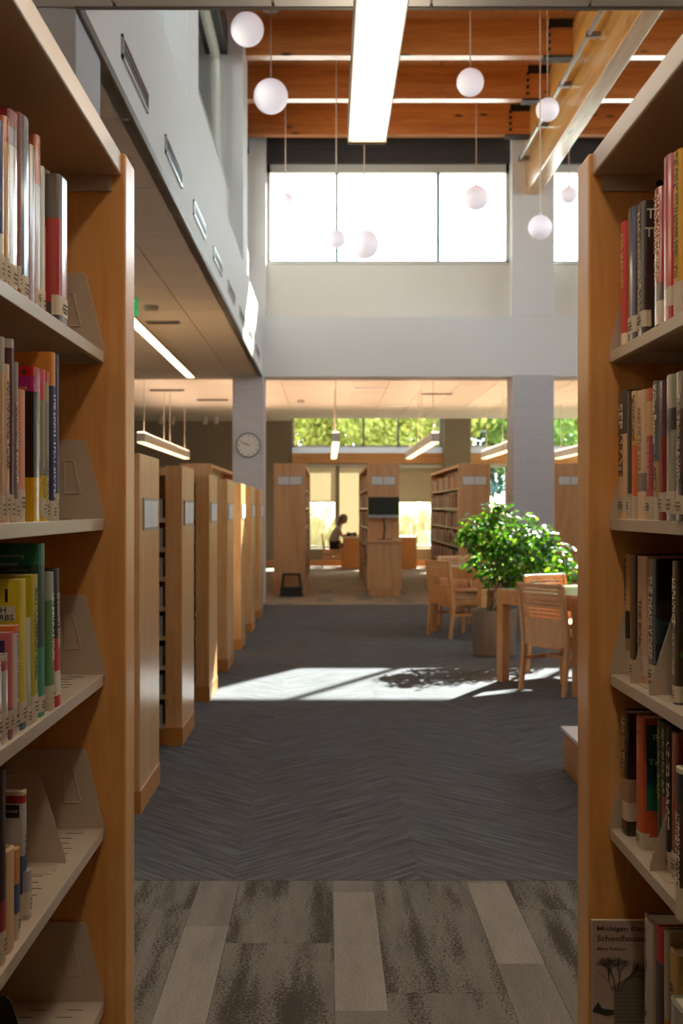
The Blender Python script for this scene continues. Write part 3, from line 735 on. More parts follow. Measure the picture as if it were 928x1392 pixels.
# --- left, third shelf
B(-1, 2, 78, 85, 772, .483, [(.08, '#c4201c'), (.26, '#ddd2bc'), (.5, '#c4201c'), (1, '#1a1016')], 'black, red and white book leaning at the end of the left third shelf', lean=math.radians(3), lab=False, text=[('ENGLISH DESK', '#c9b9a0', .62, .4, .4)])
B(-1, 2, 70, 76.5, 777, .484, [(.13, W_), (.8, '#5f8a52'), (1, '#9aa091')], 'slim green book with a grey top next to the leaning black one', text=[('GRAMMAR AT WORK', '#d8dcc0', .6, .5, .5)], lean=math.radians(1.5))
def greencover(o, t, h, d):
    flat_text(o, 'Understanding', '#9fb5a4', -0.062, h * .93, .072, .0075, -1)
    flat_text(o, 'Grammar', '#9fb5a4', -0.057, h * .885, .042, .0075, -1)
    flat_text(o, 'A GUIDE  |  LINGUISTS', '#7f9a88', -0.060, h * .845, .08, .004, -1)
B(-1, 2, 54, 64, 738, .488, [(.40, '#12805a'), (.88, '#123d2c'), (1, '#0d6a48')], 'tall dark green textbook with pale cover lettering', extra=greencover, d=.23)
B(-1, 2, 45, 54, 780, .485, [(.17, W_), (1, '#b7a713')], 'olive-yellow paperback standing before the tall green textbook', text=[('BEST COMMON VERBS', '#3b3312', .6, .62, .4)], hard=False, d=.2)
B(-1, 2, 38, 44, 838, .487, [(1, '#cfc9a8')], 'slim cream paperback between two yellow books', gloss=True, hard=False)
def verbs(o, t, h, d):
    flat_text(o, '501', '#14110c', -0.0440, h * .895, .045, .022, -1)
    MB().box(-.09, -0.010, -0.0008, -0.0002, h * .728, h * .825).build('cover_panel', plain('#c9c5b2', 0.5), o)
    flat_text(o, 'FRENCH', '#1c2624', -0.0510, h * .80, .054, .0095, -1, y=-0.0014)
    flat_text(o, 'VERBS', '#1c2624', -0.0320, h * .752, .040, .0095, -1, y=-0.0014)
B(-1, 2, 29, 37.8, 786, .489, [(.10, '#2c4a6a'), (1, '#cdb91e')], 'bright yellow verb book with large black numerals on its cover', extra=verbs, hard=False, d=.2)
def purplecover(o, t, h, d):
    MB().box(-d + .002, -0.008, -0.0010, -0.0002, h * .62, h * .93).build('cover_panel', plain('#2a1c56', 0.4), o)
    flat_text(o, '5', '#e8e0d0', -0.017, h * .70, .008, .012, -1, y=-0.0016)
B(-1, 2, 20, 28.8, 848, .487, [(.93, '#d9c9b6'), (1, '#d9702c')], 'cream paperback with dotted lettering and an orange top', text=[('Spanish Grammar Step', '#4a3020', .55, .8, .35)], hard=False)
B(-1, 2, 13.5, 19.8, 858, .487, [(.3, '#8c4a55'), (1, '#c6646c')], 'rose-red paperback with a purple cover picture', extra=purplecover, hard=False, d=.16)
B(-1, 2, 5, 13.2, 887, .486, [(.82, '#cdbba3'), (.93, '#b03a44'), (1, '#cdbba3')], 'small cream paperback with a dark red square near its top', gloss=True, hard=False)
B(-1, 2, -4, 4.8, 895, .486, [(1, '#bfa28f')], 'pinkish-grey paperback at the left border, third shelf', gloss=True, hard=False)
# --- left, fourth shelf
def redcap(o, t, h, d):
    MB().box(-d + .003, -0.008, -0.0010, -0.0002, h * .80, h * .90).build('cover_panel', plain('#15100f', 0.4), o)
    flat_text(o, 'PHRASE', '#cfc0a8', -0.02, h * .85, .018, .004, -1, y=-0.0016)
B(-1, 3, 33, 38, 1072, .505, [(.12, W_), (.5, '#4f5b74'), (.91, '#b9b2ab'), (.97, '#a51c1c'), (1, '#d8c09a')], 'white book with red and black bands at its top, left fourth shelf', text=[('PHRASES', '#3a3a44', .5, .3, .5)], extra=redcap, d=.15, hard=False)
B(-1, 3, 39, 45, 1178, .498, [(1, '#a39a95')], 'small grey paperback nearest the plain metal bookend', hard=False)
B(-1, 3, 23.5, 29, 1150, .492, [(.14, W_), (.3, '#c98952'), (.62, '#3c5c7c'), (1, '#cf8e52')], 'small orange and blue paperback on the left fourth shelf', hard=False)
B(-1, 3, 12, 22.8, 1148, .489, [(1, '#d8b285')], 'small cream dictionary on the left fourth shelf', lab=False)
B(-1, 3, 2, 11.2, 1042, .487, [(.13, W_), (.33, '#8c1c1c'), (1, '#2a1010')], 'tall black and dark red book on the left fourth shelf')
B(-1, 3, -6, 1.6, 1100, .486, [(.13, W_), (.3, '#8c1c1c'), (1, '#7a3a3a')], 'dull red book at the left border, fourth shelf')
# --- right, top shelf
B(1, 0, 841, 848, 306, .612, [(.1, '#e6d3b0'), (1, '#cf3d27')], 'slim red book beside the right end panel, top shelf', text=[('RED MARINER', '#e0b06a', .68, .45, .5)], lab=False)
B(1, 0, 850, 861.5, 289, .612, [(1, '#475066')], 'slate-blue book on the right top shelf', gloss=True)
def ttcover(o, t, h, d):
    flat_text(o, 'THE', '#cfc5ac', -0.030, h * .90, .045, .019, 1, y=t + 0.0008)
    flat_text(o, 'TELLING', '#cfc5ac', -0.054, h * .76, .10, .019, 1, y=t + 0.0008)
B(1, 0, 863, 873.5, 282, .612, [(1, '#3c312c')], 'dark brown book with tall pale T letters on its cover', gloss=True, text=[('THE HIDDEN MAN', '#b09a78', .55, .8, .3)], extra=ttcover)
B(1, 0, 886, 897, 262, .606, [(.17, W_), (.3, '#6a5a50'), (1, '#b33630')], 'red book with pale vertical lettering ending TREVOR', gloss=True, text=[('DEADHOUSES', '#ecc9a0', .74, .42, .6), ('TREVOR', '#ecc9a0', .42, .16, .5)], lab=False)
B(1, 0, 898.5, 910, 219, .608, [(.08, '#b5342c'), (.2, W_), (.93, '#c22f2a'), (1, '#b3453c')], 'tall red book with a glaring clear jacket on the right top shelf', gloss=True, lab=False)
B(1, 0, 911.5, 923, 212, .608, [(.2, W_), (1, '#dca41b')], 'tall yellow book with black vertical title on the right top shelf', text=[('THE GREAT STEWARDESS REBELLION', '#33240c', .61, .76, .5)], lab=False)
B(1, 0, 925, 940, 214, .608, [(.3, W_), (1, '#75656c')], 'grey-mauve book at the right border, top shelf', gloss=True, text=[('SHADOW LINE', '#d8cfc0', .6, .5, .5)])
# --- right, second shelf
def sepcover(o, t, h, d): pass
B(1, 1, 837, 849, 534, .622, [(.66, '#dcb88c'), (1, '#4a4540')], 'thick cream and black book titled SEPARATE at the right end panel', text=[('SEP', '#e6d8c0', .80, .2, .5), ('ARATE', '#3a2a1c', .5, .34, .5)], hard=True)
B(1, 1, 850, 855.3, 534, .622, [(.2, W_), (1, '#55483f')], 'slim dark grey-brown book beside the thick SEPARATE volume', gloss=True)
B(1, 1, 856, 862.2, 533, .618, [(.18, W_), (.58, '#dc7430'), (.66, '#d9a84c'), (1, '#dfb98c')], 'slim cream and orange book titled THE CONTAINMENT', text=[('THE CONTAINMENT', '#33251a', .79, .36, .6)], lab=False)
B(1, 1, 863, 874, 533, .616, [(.22, '#e3bf98'), (.36, '#8c8078'), (1, '#e0bb93')], 'cream book with a small figure picture low on its spine', text=[('AND OF THE YEAR', '#7a5540', .62, .5, .3)], lab=False)
B(1, 1, 875.5, 884, 530, .612, [(.18, W_), (.64, '#b0444a'), (.9, '#d9a46a'), (1, '#c8603c')], 'red and tan striped book on the right second shelf', text=[('THE FAIR PEOPLE', '#d9a0a0', .42, .35, .4)])
B(1, 1, 885, 891.6, 519, .608, [(.16, W_), (.42, '#caa070'), (.62, '#6a7880'), (1, '#6d6863')], 'grey book with white vertical lettering about a war general', text=[('Killing Patton', '#ece4d6', .76, .42, .62), ("BILL O'REILLY", '#3a2c24', .34, .26, .6)], lab=False)
B(1, 1, 892.4, 901, 520, .606, [(.6, '#8c2a28'), (1, '#5e3a48')], 'dark red and plum book on the right second shelf', gloss=True)
B(1, 1, 902, 914, 512, .606, [(.6, '#97958a'), (.62, '#8a8a7c'), (.77, '#3c3c36'), (1, '#a09e8a')], 'thick grey-green book with a dark middle band', gloss=True)
B(1, 1, 915, 928, 508, .604, [(.33, '#3a302c'), (.75, '#46362f'), (1, '#7b7062')], 'thick brown book at the right border, second shelf', gloss=True, text=[('THE TROUBLE WITH', '#c2a88c', .55, .6, .3)])
B(1, 1, 929, 941, 506, .604, [(1, '#2c2522')], 'black book just past the right border, second shelf', gloss=True)
# --- right, third shelf
B(1, 2, 843, 852, 752, .640, [(.2, W_), (.3, '#b08c60'), (.53, '#2a211c'), (1, '#cfae80')], 'cream and black book titled DECEPTION at the right end panel', text=[('DECEPTION', '#2a1f18', .77, .38, .5)], lab=False)
B(1, 2, 853, 861.5, 753, .640, [(1, '#30211f')], 'slim black and plum book beside the DECEPTION volume', gloss=True)
B(1, 2, 863, 876, 755, .640, [(1, '#cfa67c')], 'thick tan book titled THE BOMB', text=[('THE BOMB', '#5a4028', .45, .42, .3)])
def deadly(o, t, h, d):
    for (za, zb, c) in ((.36, .47, '#12333d'), (.19, .30, '#0f2c36'), (.50, .52, '#1a4a48')):
        MB().box(-d + .004, -0.01, t + 0.0002, t + 0.0009, h * za, h * zb).build('cover_wave', plain(c, 0.3), o)
B(1, 2, 878, 889, 759, .638, [(.35, '#2e2c33'), (.55, '#2b3a46'), (1, '#1d1a19')], 'glossy black and teal book titled THE DEADLY DEEP', gloss=True, text=[('THE DEADLY DEEP', '#c9c0ac', .55, .64, .42)], extra=deadly, d=.19)
def leafy(o, t, h, d):
    for (x, z) in ((-.03, .66), (-.05, .5), (-.025, .35), (-.06, .3), (-.045, .82)):
        MB().prism([(x - .02, z * h - .01), (x, z * h - .022), (x + .018, z * h), (x + .004, z * h + .02), (x - .014, z * h + .012)], t + 0.0002, t + 0.0009, 'y').build('cover_leaf', plain('#3c5c26', 0.4), o)
B(1, 2, 911, 918, 762, .630, [(1, '#4a4034')], 'brown book with green leaves on its cover, right third shelf', gloss=True, text=[('MADHOUSE', '#d6c8a8', .72, .32, .6), ('AT THE CORNER', '#c9bd9e', .35, .3, .4)], extra=leafy, d=.19)
B(1, 2, 928, 940, 760, .630, [(1, '#23292b')], 'black book at the right border, third shelf', gloss=True)
# --- right, fourth shelf
B(1, 3, 841, 850.5, 963, .625, [(.12, '#2a2522'), (.27, W_), (.46, '#a08466'), (1, '#241d19')], 'black book with a tan picture band beside the right end panel, fourth shelf', gloss=True, text=[('LEO TOLSTOY', '#a8947a', .72, .45, .5)], lab=False, d=.18)
def tealcover(o, t, h, d):
    MB().box(-d + .003, -0.01, t + 0.0002, t + 0.0008, h * .48, h * .95).build('cover_picture', plain('#0f4f62', 0.3), o)
    MB().box(-d + .003, -0.01, t + 0.0002, t + 0.0009, h * .30, h * .48).build('cover_picture', plain('#2f6656', 0.3), o)
    flat_text(o, 'BLUE', '#b9c4bd', -0.043, h * .86, .04, .011, 1, y=t + 0.0014)
    flat_text(o, 'Ta', '#b9c4bd', -0.024, h * .67, .02, .012, 1, y=t + 0.0014)
B(1, 3, 861.5, 871.5, 970, .630, [(.1, W_), (1, '#c4511f')], 'orange-spined book with a blue and teal cover', text=[('J.K. WALKER', '#e0a070', .8, .3, .3), ('the river road', '#d89060', .4, .35, .25)], extra=tealcover, d=.17)
B(1, 3, 891, 896.5, 977, .640, [(.14, W_), (.35, '#3b4a34'), (1, '#3f4a1e')], 'slim dark olive book with yellow-green lettering', text=[('GALLIPOLI ROAD', '#a6a83c', .7, .5, .6)])
B(1, 3, 897.3, 902.5, 981, .640, [(.14, W_), (.5, '#a04a50'), (1, '#2e2a20')], 'slim black and rose book beside the olive one', text=[('DEATH OF THE LIGHT', '#c7bd8c', .74, .44, .6)])
B(1, 3, 903.2, 908.5, 985, .640, [(.14, W_), (1, '#2a2420')], 'slim black book titled NEVER FORGET', text=[('NEVER FORGET', '#dcd0bc', .6, .6, .7)])
B(1, 3, 909.5, 919.5, 992, .640, [(.14, W_), (1, '#a3362e')], 'red book behind the right metal bookend, fourth shelf', gloss=True)
def histd(o, t, h, d): pass
B(1, 3, 915, 924.5, 1040, .585, [(.22, '#cdbf9f'), (.78, '#4a2c18'), (.97, '#25201c'), (1, '#cdbf9f')], 'small cream and brown book titled HISTORY DECODED', text=[('HISTORY DECODED', '#e0d2b0', .45, .5, .55)], lab=False, d=.12)
# --- right, bottom shelf
def michigan(o):
    pass
zb = levels(1)[4]
mt = tag(MB().box(0, 0.175, 0, 0.012, 0, 0.305).build('book', plain('#b49a8c', 0.55, name='cover_dusty_pink')), 'dusty pink paperback facing forward with a bare tree and a schoolhouse on its cover', 'book', 'books on the bottom shelf of the near right bookcase')
MB().box(0.002, 0.173, 0.0015, 0.0105, 0.001, 0.3058).build('page_block', PAPER, mt)
def mtext(s_, x, z, ln, hh, c='#3d2a24', nm='cover_text'):
    M = Matrix(((1, 0, 0, x), (0, 0, -1, -0.0016), (0, 1, 0, z), (0, 0, 0, 1))); text_obj(s_, plain(c, 0.6), mt, ln, hh, M, nm)
mtext('Michigan One', 0.0625, 0.288, 0.105, 0.013); mtext('Room', 0.145, 0.288, 0.04, 0.013); mtext('Schoolhouses', 0.064, 0.269, 0.108, 0.013); mtext('Mary Keithan', 0.040, 0.246, 0.06, 0.0085)
pic = MB(); INKB = plain('#33302c', 0.6)
pic.prism([(0.045, 0.0), (0.175, 0.0), (0.175, 0.24), (0.118, 0.215), (0.038, 0.165), (0.045, 0.158)], -0.0008, -0.0002, 'y').build('cover_schoolhouse', plain('#776e5e', 0.6), mt)
bo = MB()
for k in range(20): bo.box(0.047, 0.174, -0.0012, -0.0007, 0.004 + k * 0.0082, 0.0048 + k * 0.0082)
bo.build('cover_siding', INKB, mt)
MB().prism([(0.0, 0.118), (0.012, 0.135), (0.02, 0.121), (0.045, 0.118), (0.045, 0.108), (0.03, 0.106), (0.0, 0.114)], -0.0012, -0.0003, 'y').build('cover_shore', INKB, mt)
tr = MB()
def branch(x, z, a, l, wd, n):
    x2, z2 = x + l * math.sin(a), z + l * math.cos(a)
    if x2 < 0.006 or x2 > 0.172 or z2 > 0.235: return
    tr.bar((x, -0.0012, z), (x2, -0.0012, z2), wd, 0.0005)
    if n > 0:
        for k in range(3 if n > 1 else 2): branch(x2, z2, a + R.uniform(-0.65, 0.65), l * R.uniform(0.6, 0.85), wd * 0.62, n - 1)
for a in (-0.35, -0.1, 0.15, 0.4): branch(0.05 + a * 0.02, 0.155, a, 0.026, 0.0022, 4)
tr.build('cover_tree', INKB, mt)
mt.location = (0.562, 2.415, zb); mt.rotation_euler = (math.radians(-1.5), 0, math.radians(-1))
B(1, 4, 872, 886, 1240, .625, [(1, '#a3927c')], 'grey-beige hardback beside the pink schoolhouse book', gloss=True, lab=False, d=.2)
B(1, 4, 888, 899, 1256, .620, [(.25, '#9c1c14'), (.85, '#3a2826'), (1, '#a81e18')], 'red and black hardback on the right bottom shelf', lab=False, d=.2)
B(1, 4, 900, 906, 1260, .620, [(.6, '#b07838'), (1, '#a8977c')], 'beige and orange book after the red one, bottom shelf', lab=False, d=.2)
B(1, 4, 907, 918, 1286, .620, [(1, '#b59052')], 'tan book with black lettering, right bottom shelf', text=[('ROOMS', '#2a2018', .7, .3, .3)], lab=False, d=.2)
B(1, 4, 906.5, 926, 1352, .545, [(1, '#8c8478')], 'small grey-white book at the front of the right bottom shelf', lab=False, d=.06, gloss=True)
def bigflat(x, y, z, wd, dp, h, m1, label, rz=0):
    o = tag(MB().box(-wd / 2, wd / 2, -dp / 2, dp / 2, 0, 0.003).box(-wd / 2, wd / 2, -dp / 2, dp / 2, h - 0.003, h).box(wd / 2 - .003, wd / 2, -dp / 2, dp / 2, 0.003, h - 0.003).build('book', m1), label, 'book', 'books on the bottom shelf of the near right bookcase')
    MB().box(-wd / 2 + .004, wd / 2 - .003, -dp / 2 + .004, dp / 2 - .004, 0.003, h - 0.003).build('page_block', plain('#8c7448', 0.8), o); o.location = (x, y, z); o.rotation_euler = (0, 0, rz)
ys = yat(872, .625)
B(1, 4, 862, 871.4, 1216, .690, [(1, '#241c18')], 'tall black book standing behind the pink schoolhouse book', lab=False, d=.12)

# ---- metal bookends
def bookend(side, x, y, z, label, w_=0.15, h_=0.17, slope=0.045, dark=False):
    m = METAL if not dark else plain('#4a443e', 0.4, name='dark_bookend')
    t = thing('bookend', label, 'bookend', (x, y, z), 0 if side < 0 else math.pi, 'metal bookends on the near shelves')
    MB().prism([(0, 0.012), (0.0, 0.0), (-w_, 0.0), (-w_, h_), (-slope - 0.01, h_), (-slope - 0.003, h_ - 0.006)], -0.001, 0.001, 'y').build('plate', m, t, bevel=0.0005)
    MB().box(-w_, -0.012, 0, -0.07 * (1 if side < 0 else -1), 0.0, 0.0012).build('foot', m, t)
    return t
bookend(-1, -0.507, 2.21, .714, 'plain taupe metal bookend on the left fourth shelf')
bookend(-1, -0.53, 2.08, .341, 'dark metal bookend on the left bottom shelf', dark=True)
bookend(1, 0.617, 2.325, 1.045, 'taupe bookend between the THE BOMB and THE DEADLY DEEP books')
bookend(1, 0.612, 2.172, 1.045, 'taupe bookend next to the book with green leaves')
bookend(1, 0.640, 2.335, .714, 'taupe bookend covering the foot of the blue and teal cover', slope=0.05, h_=0.16)
bookend(1, 0.610, 2.16, .714, 'taupe bookend in front of the red book, right fourth shelf')
bookend(1, 0.605, 2.235, zb, 'taupe bookend among the books of the right bottom shelf')
kb = tag(MB().box(0, 0.13, 0, 0.003, 0, 0.12).box(0, 0.13, 0.035, 0.038, 0, 0.12).box(0.127, 0.13, 0.003, 0.035, 0, 0.12).build('book', BLACK), 'black-bound book lying at the left edge of the bottom shelf', 'book', 'books on the bottom shelf of the near left bookcase')
MB().box(0.002, 0.126, 0.004, 0.034, 0.002, 0.117).build('page_block', plain('#a08a5c', 0.8), kb); kb.location = (-0.66, 2.0, .341)
# navy sign on the left shelf edge
ns = thing('shelf_sign', 'navy blue plastic sign with a rounded corner sticking out at the left border', 'sign', (-0.49, 1.22, 1.69))
pts = [(0.0, 0.0), (0.105, 0.0), (0.12, 0.004), (0.131, 0.014), (0.137, 0.03), (0.130, 0.21), (0, 0.21)]
MB().prism(pts, 0, 0.004, 'y').build('panel', plain('#101a5c', 0.35, name='sign_navy'), ns, bevel=0.001)
MB().prism([(0.130, 0.21), (0.137, 0.03), (0.1385, 0.03), (0.133, 0.21)], -0.0003, 0.0043, 'y').build('edge_strip', plain('#c9ad90', 0.5), ns)
MB().box(-0.03, 0.01, 0, 0.004, 0.05, 0.08).build('clip', METAL, ns)

# ================================================================== RANGES ACROSS AND BEYOND
CARD = plain('#d6d8dc', 0.35, name='sign_card'); CARDF = plain('#8f8d86', 0.4, name='sign_frame'); LINE = plain('#a2a4a8', 0.6)
def sign(parent, y0, y1, z0, z1):
    f = MB().box(0, 0.006, y0, y1, z0, z1).build('sign_holder', CARDF, parent)
    m = (y0 + y1) / 2; g_ = 0.012
    for a, b in ((y0 + g_, m - g_ * .5), (m + g_ * .5, y1 - g_)):
        c = MB().box(0.006, 0.009, a, b, z0 + g_, z1 - g_).build('card', CARD, f)
def make_range(Wd, H, L, zs, label, group, sgn, bins=True, books_side=None, top=True):
    PM = MAPLE_L if bins else MAPLE_F
    t = thing('shelving_range', label, 'shelving', (0, 0, 0), 0, group)
    MB().box(-0.1, 0, -Wd / 2, Wd / 2, 0.0, H).build('end_panel', PM, t, bevel=0.004)
    MB().box(-0.104, 0.004, -Wd / 2 - 0.004, Wd / 2 + 0.004, 0, 0.105).build('base_board', MAPLE_D if bins else MAPLE_F, t)
    MB().box(-L, -L + 0.1, -Wd / 2, Wd / 2, 0.0, H).build('end_panel', PM, t)
    MB().box(-L + 0.1, -0.1, -0.012, 0.012, 0.1, H - 0.03).build('centre_panel', MAPLE_D, t)
    MB().box(-L + 0.1, -0.1, -Wd / 2 + 0.03, Wd / 2 - 0.03, 0, 0.1).build('plinth', MAPLE_D, t)
    if top: MB().box(-L + 0.1, -0.1, -Wd / 2 + 0.004, Wd / 2 - 0.004, H - 0.055, H - 0.01).build('canopy', PM, t)
    for z in zs:
        sh = MB().box(-L + 0.1, -0.1, 0.012, Wd / 2 - 0.02, z - 0.025, z).box(-L + 0.1, -0.1, -Wd / 2 + 0.02, -0.012, z - 0.025, z).build('shelf', METAL_E, t)
        if bins:
            for k in range(2):
                MB().box(-0.95 - 0.9 * k, -0.12 - 0.9 * k, -Wd / 2 + 0.035, -0.02, z, z + 0.115).build('media_bin', plain('#9a9b9d', 0.5, name='bin_grey'), sh)
    sign(t, *sgn)
    return t
zs_low = [0.12 + 0.175 * k for k in range(8)]
ynear = [5.23, 6.75, 8.30, 9.82, 11.35, 12.9, 14.55]
ords = ['nearest', 'second', 'third', 'fourth', 'fifth', 'sixth', 'farthest']
r0 = None
for i, y in enumerate(ynear):
    lb = 'low maple shelving range on the left with a two-card sign, %s of the row' % ords[i]
    if r0 is None:
        r0 = make_range(0.6, 1.656, 3.9, zs_low, lb, 'low ranges in a row on the left', (-0.225, 0.205, 1.30, 1.452)); r = r0
    else: r = dup(r0, label=lb)
    r.location = (-0.86, y + 0.3, 0)
zs_hi = [0.12, 0.45, 0.78, 1.09, 1.42, 1.75]
hi0 = None
hx = [(-2.16, 'tall maple range far left, half hidden behind the low ranges'), (-0.62, 'tall maple range whose end panel has the black step stool before it'),
      (0.915, 'tall maple range behind the computer kiosk'), (2.41, 'tall maple range full of books, left of the brick column'), (3.98, 'tall maple range partly hidden behind the brick column')]
for x, lb in hx:
    if hi0 is None:
        hi0 = make_range(0.52, 2.15, 5.1, zs_hi, lb, 'tall ranges in the far reading area', (-0.205, 0.205, 1.79, 1.945), bins=False); r = hi0
    else: r = dup(hi0, label=lb)
    r.location = (x, 18.7, 0); r.rotation_euler = (0, 0, -math.pi / 2)
# books in the far ranges: those on the sides that face us
bcol = ['#b57f58', '#a1745a', '#d9bfa2', '#7a5a4c', '#cba887', '#6b4c42', '#e0cfb8', '#958a82', '#a3564a', '#54484a', '#d2c4b2', '#9c8a78']
bmes = [MB().box(-0.5, 0.5, -0.5, 0.5, 0, 1).mesh('far_book', plain(c, 0.55, name='far_book_' + c[1:])) for c in bcol]
cnt = 0
def far_books(xc, side, y0, y1, n_ind, where, lev=zs_hi):
    global cnt
    stuff = MB(); xf = xc + side * 0.17
    for z in lev:
        y = y0; k = 0
        while y < y1:
            th = R.uniform(0.03, 0.055); h = R.uniform(0.19, 0.26); dp = R.uniform(0.13, 0.15); c = R.randrange(len(bcol))
            if R.random() < 0.05: y += 0.05
            if k < n_ind:
                o = bpy.data.objects.new('book', bmes[c]); COL.objects.link(o); o.scale = (dp, th - 0.002, h); o.location = (xf, y + th / 2, z)
                tag(o, 'small tan or brown book on %s' % where, 'book', 'books on %s' % where); cnt += 1
            else: stuff.box(xf - dp / 2, xf + dp / 2, y, y + th - 0.002, z, z + h, c)
            y += th; k += 1
    if stuff.v:
        o = stuff.build('book_rows', [bpy.data.materials['far_book_' + c[1:]] for c in bcol]); tag(o, 'rows of books deeper along %s' % where, 'books', 'books on %s' % where, 'stuff')
far_books(2.41, -1, 18.85, 23.7, 24, 'the tall range left of the brick column')
far_books(0.915, -1, 18.85, 23.7, 4, 'the tall range behind the kiosk')
far_books(-0.62, 1, 18.85, 23.7, 4, 'the tall range behind the step stool')
far_books(3.98, -1, 18.85, 23.7, 4, 'the tall range behind the brick column')

# low wooden bench at the right
lb_ = thing('low_bench', 'low wooden platform bench with a pale top beside the right end panel', 'bench', (1.27, 4.6, 0))
MB().box(0.0, 0.6, 0, 1.55, 0, 0.205).build('base', MAPLE_D, lb_, bevel=0.004)
MB().box(-0.012, 0.612, -0.012, 1.562, 0.205, 0.228).build('top', plain('#c9c9cf', 0.3, coat=0.4, name='pale_laminate'), lb_, bevel=0.004)

# ================================================================== TABLES AND CHAIRS
UX, UY = 0.51, -0.86
TA = math.atan2(0.51, 0.86)
def table(loc, label):
    t = thing('reading_table', label, 'table', (loc[0], loc[1], 0), TA, 'maple reading tables')
    l, wd, a = 0.75, 0.475, 0.072
    MB().box(-l, l, -wd, wd, 0.725, 0.755).build('table_top', MAPLE_H, t, bevel=0.003)
    MB().box(-l + .01, l - .01, -wd + .01, wd - .01, 0.7555, 0.757).build('top_laminate', plain('#c0b3a6', 0.18, coat=0.5, name='table_laminate'), t)
    for sx in (-1, 1):
        for sy in (-1, 1):
            x, y = sx * (l - a / 2), sy * (wd - a / 2)
            MB().box(x - a / 2, x + a / 2, y - a / 2, y + a / 2, 0, 0.725).build('leg', CHAIRW, t, bevel=0.003)
    for sy in (-1, 1): MB().box(-l + a, l - a, sy * (wd - 0.012) - 0.012, sy * (wd - 0.012) + 0.012, 0.635, 0.725).build('apron', CHAIRW, t)
    for sx in (-1, 1): MB().box(sx * (l - 0.012) - 0.012, sx * (l - 0.012) + 0.012, -wd + a, wd - a, 0.635, 0.725).build('apron', CHAIRW, t)
    return t
table((2.262, 9.244), 'maple table nearest the viewer, in front of the potted plant')
table((2.052, 13.044), 'maple table behind the potted plant, farther from the viewer')
def chair(label):
    t = thing('reading_chair', label, 'chair', (0, 0, 0), 0, 'slatted maple chairs at the reading tables')
    W = 0.235
    for s in (-1, 1):
        m = MB(); x = s * (W - 0.016)
        pts = [(-0.275, 0.0), (-0.245, 0.0), (-0.205, 0.30), (-0.20, 0.44), (-0.265, 0.83), (-0.295, 0.83), (-0.245, 0.44), (-0.245, 0.30)]
        m.prism(pts, x - 0.016, x + 0.016, 'x').build('rear_leg', CHAIRW, t, bevel=0.004)
        MB().bar((s * (W - 0.02), 0.205, 0.0), (s * (W - 0.02), 0.19, 0.42), 0.028, 0.032, a2=0.038, b2=0.042).build('front_leg', CHAIRW, t, bevel=0.003)
        MB().box(s * (W - 0.02) - 0.011, s * (W - 0.02) + 0.011, -0.215, 0.19, 0.355, 0.42).build('side_rail', CHAIRW, t)
        MB().box(s * (W - 0.02) - 0.009, s * (W - 0.02) + 0.009, -0.22, 0.19, 0.235, 0.265).build('stretcher', CHAIRW, t)
    MB().box(-W + 0.03, W - 0.03, 0.175, 0.197, 0.355, 0.42).build('front_rail', CHAIRW, t)
    MB().box(-W + 0.03, W - 0.03, -0.012, 0.012, 0.235, 0.262).build('stretcher', CHAIRW, t)
    MB().box(-W - 0.003, W + 0.003, -0.195, 0.235, 0.42, 0.447).build('seat', CHAIRW, t, bevel=0.008)
    def yb(z): return -0.222 - (z - 0.44) * 0.168
    MB().prism([(yb(.44) - .010, .36), (yb(.44) + .010, .36), (yb(.56) + .010, .575), (yb(.56) - .010, .575)], -W + .032, W - .032, 'x').build('lower_back_panel', CHAIRW, t)
    for k in range(7):
        z = 0.590 + 0.031 * k
        MB().prism([(yb(z) - .009, z), (yb(z) + .009, z), (yb(z + .017) + .009, z + .017), (yb(z + .017) - .009, z + .017)], -W + .032, W - .032, 'x').build('slat', CHAIRW, t)
    MB().prism([(yb(.80) - .011, .80), (yb(.80) + .011, .80), (yb(.835) + .011, .835), (yb(.835) - .011, .835)], -W + .01, W - .01, 'x').build('top_rail', CHAIRW, t, bevel=0.004)
    for s in (-1, 1):     # upright strips that carry the slats
        MB().prism([(yb(.575) - .004, .575), (yb(.575) + .004, .575), (yb(.80) + .004, .80), (yb(.80) - .004, .80)], s * (W - 0.045) - 0.013, s * (W - 0.045) + 0.013, 'x').build('back_strip', CHAIRW, t)
    return t
c0 = chair('slatted chair in the foreground at the corner of the nearer table, its back to us')
c0.location = (1.835, 8.80, 0); c0.rotation_euler = (0, 0, math.radians(-54))
dup(c0, (1.45, 12.60, 0), math.radians(-62), 'slatted chair left of the plant pot, at the farther table')
dup(c0, (2.03, 9.66, 0), math.radians(-149), 'slatted chair on the far side of the nearer table, only its top rail showing')
dup(c0, (1.66, 13.55, 0), math.radians(-149), 'slatted chair on the far side of the farther table')

# ---- potted plant
pp = thing('potted_plant', 'large bushy green plant in a brown cylindrical pot between the tables', 'plant', (1.60, 10.95, 0))
POT = plain('#75685c', 0.45, name='pot_taupe')
MB().lathe([(0.195, 0), (0.205, 0.01), (0.215, 0.42), (0.215, 0.437), (0.195, 0.437), (0.19, 0.40), (0.0001, 0.40)], n=32).build('pot', POT, pp, smooth=False)
MB().lathe([(0.0001, 0.395), (0.188, 0.405)], n=24).build('soil', plain('#2a1d14', 0.95), pp)
blobs = [(655, 725, 34), (690, 722, 40), (720, 745, 40), (752, 765, 34), (668, 760, 30), (700, 780, 26), (738, 732, 22), (768, 782, 20), (668, 700, 20), (635, 735, 18), (690, 755, 36), (676, 692, 10), (640, 765, 14), (705, 790, 24), (660, 782, 18), (640, 730, 20)]
bl = [(PX(a, 11.0) - 1.60, R.uniform(-0.06, 0.06), PZ(b, 11.0), c * 11.0 / F) for a, b, c in blobs]
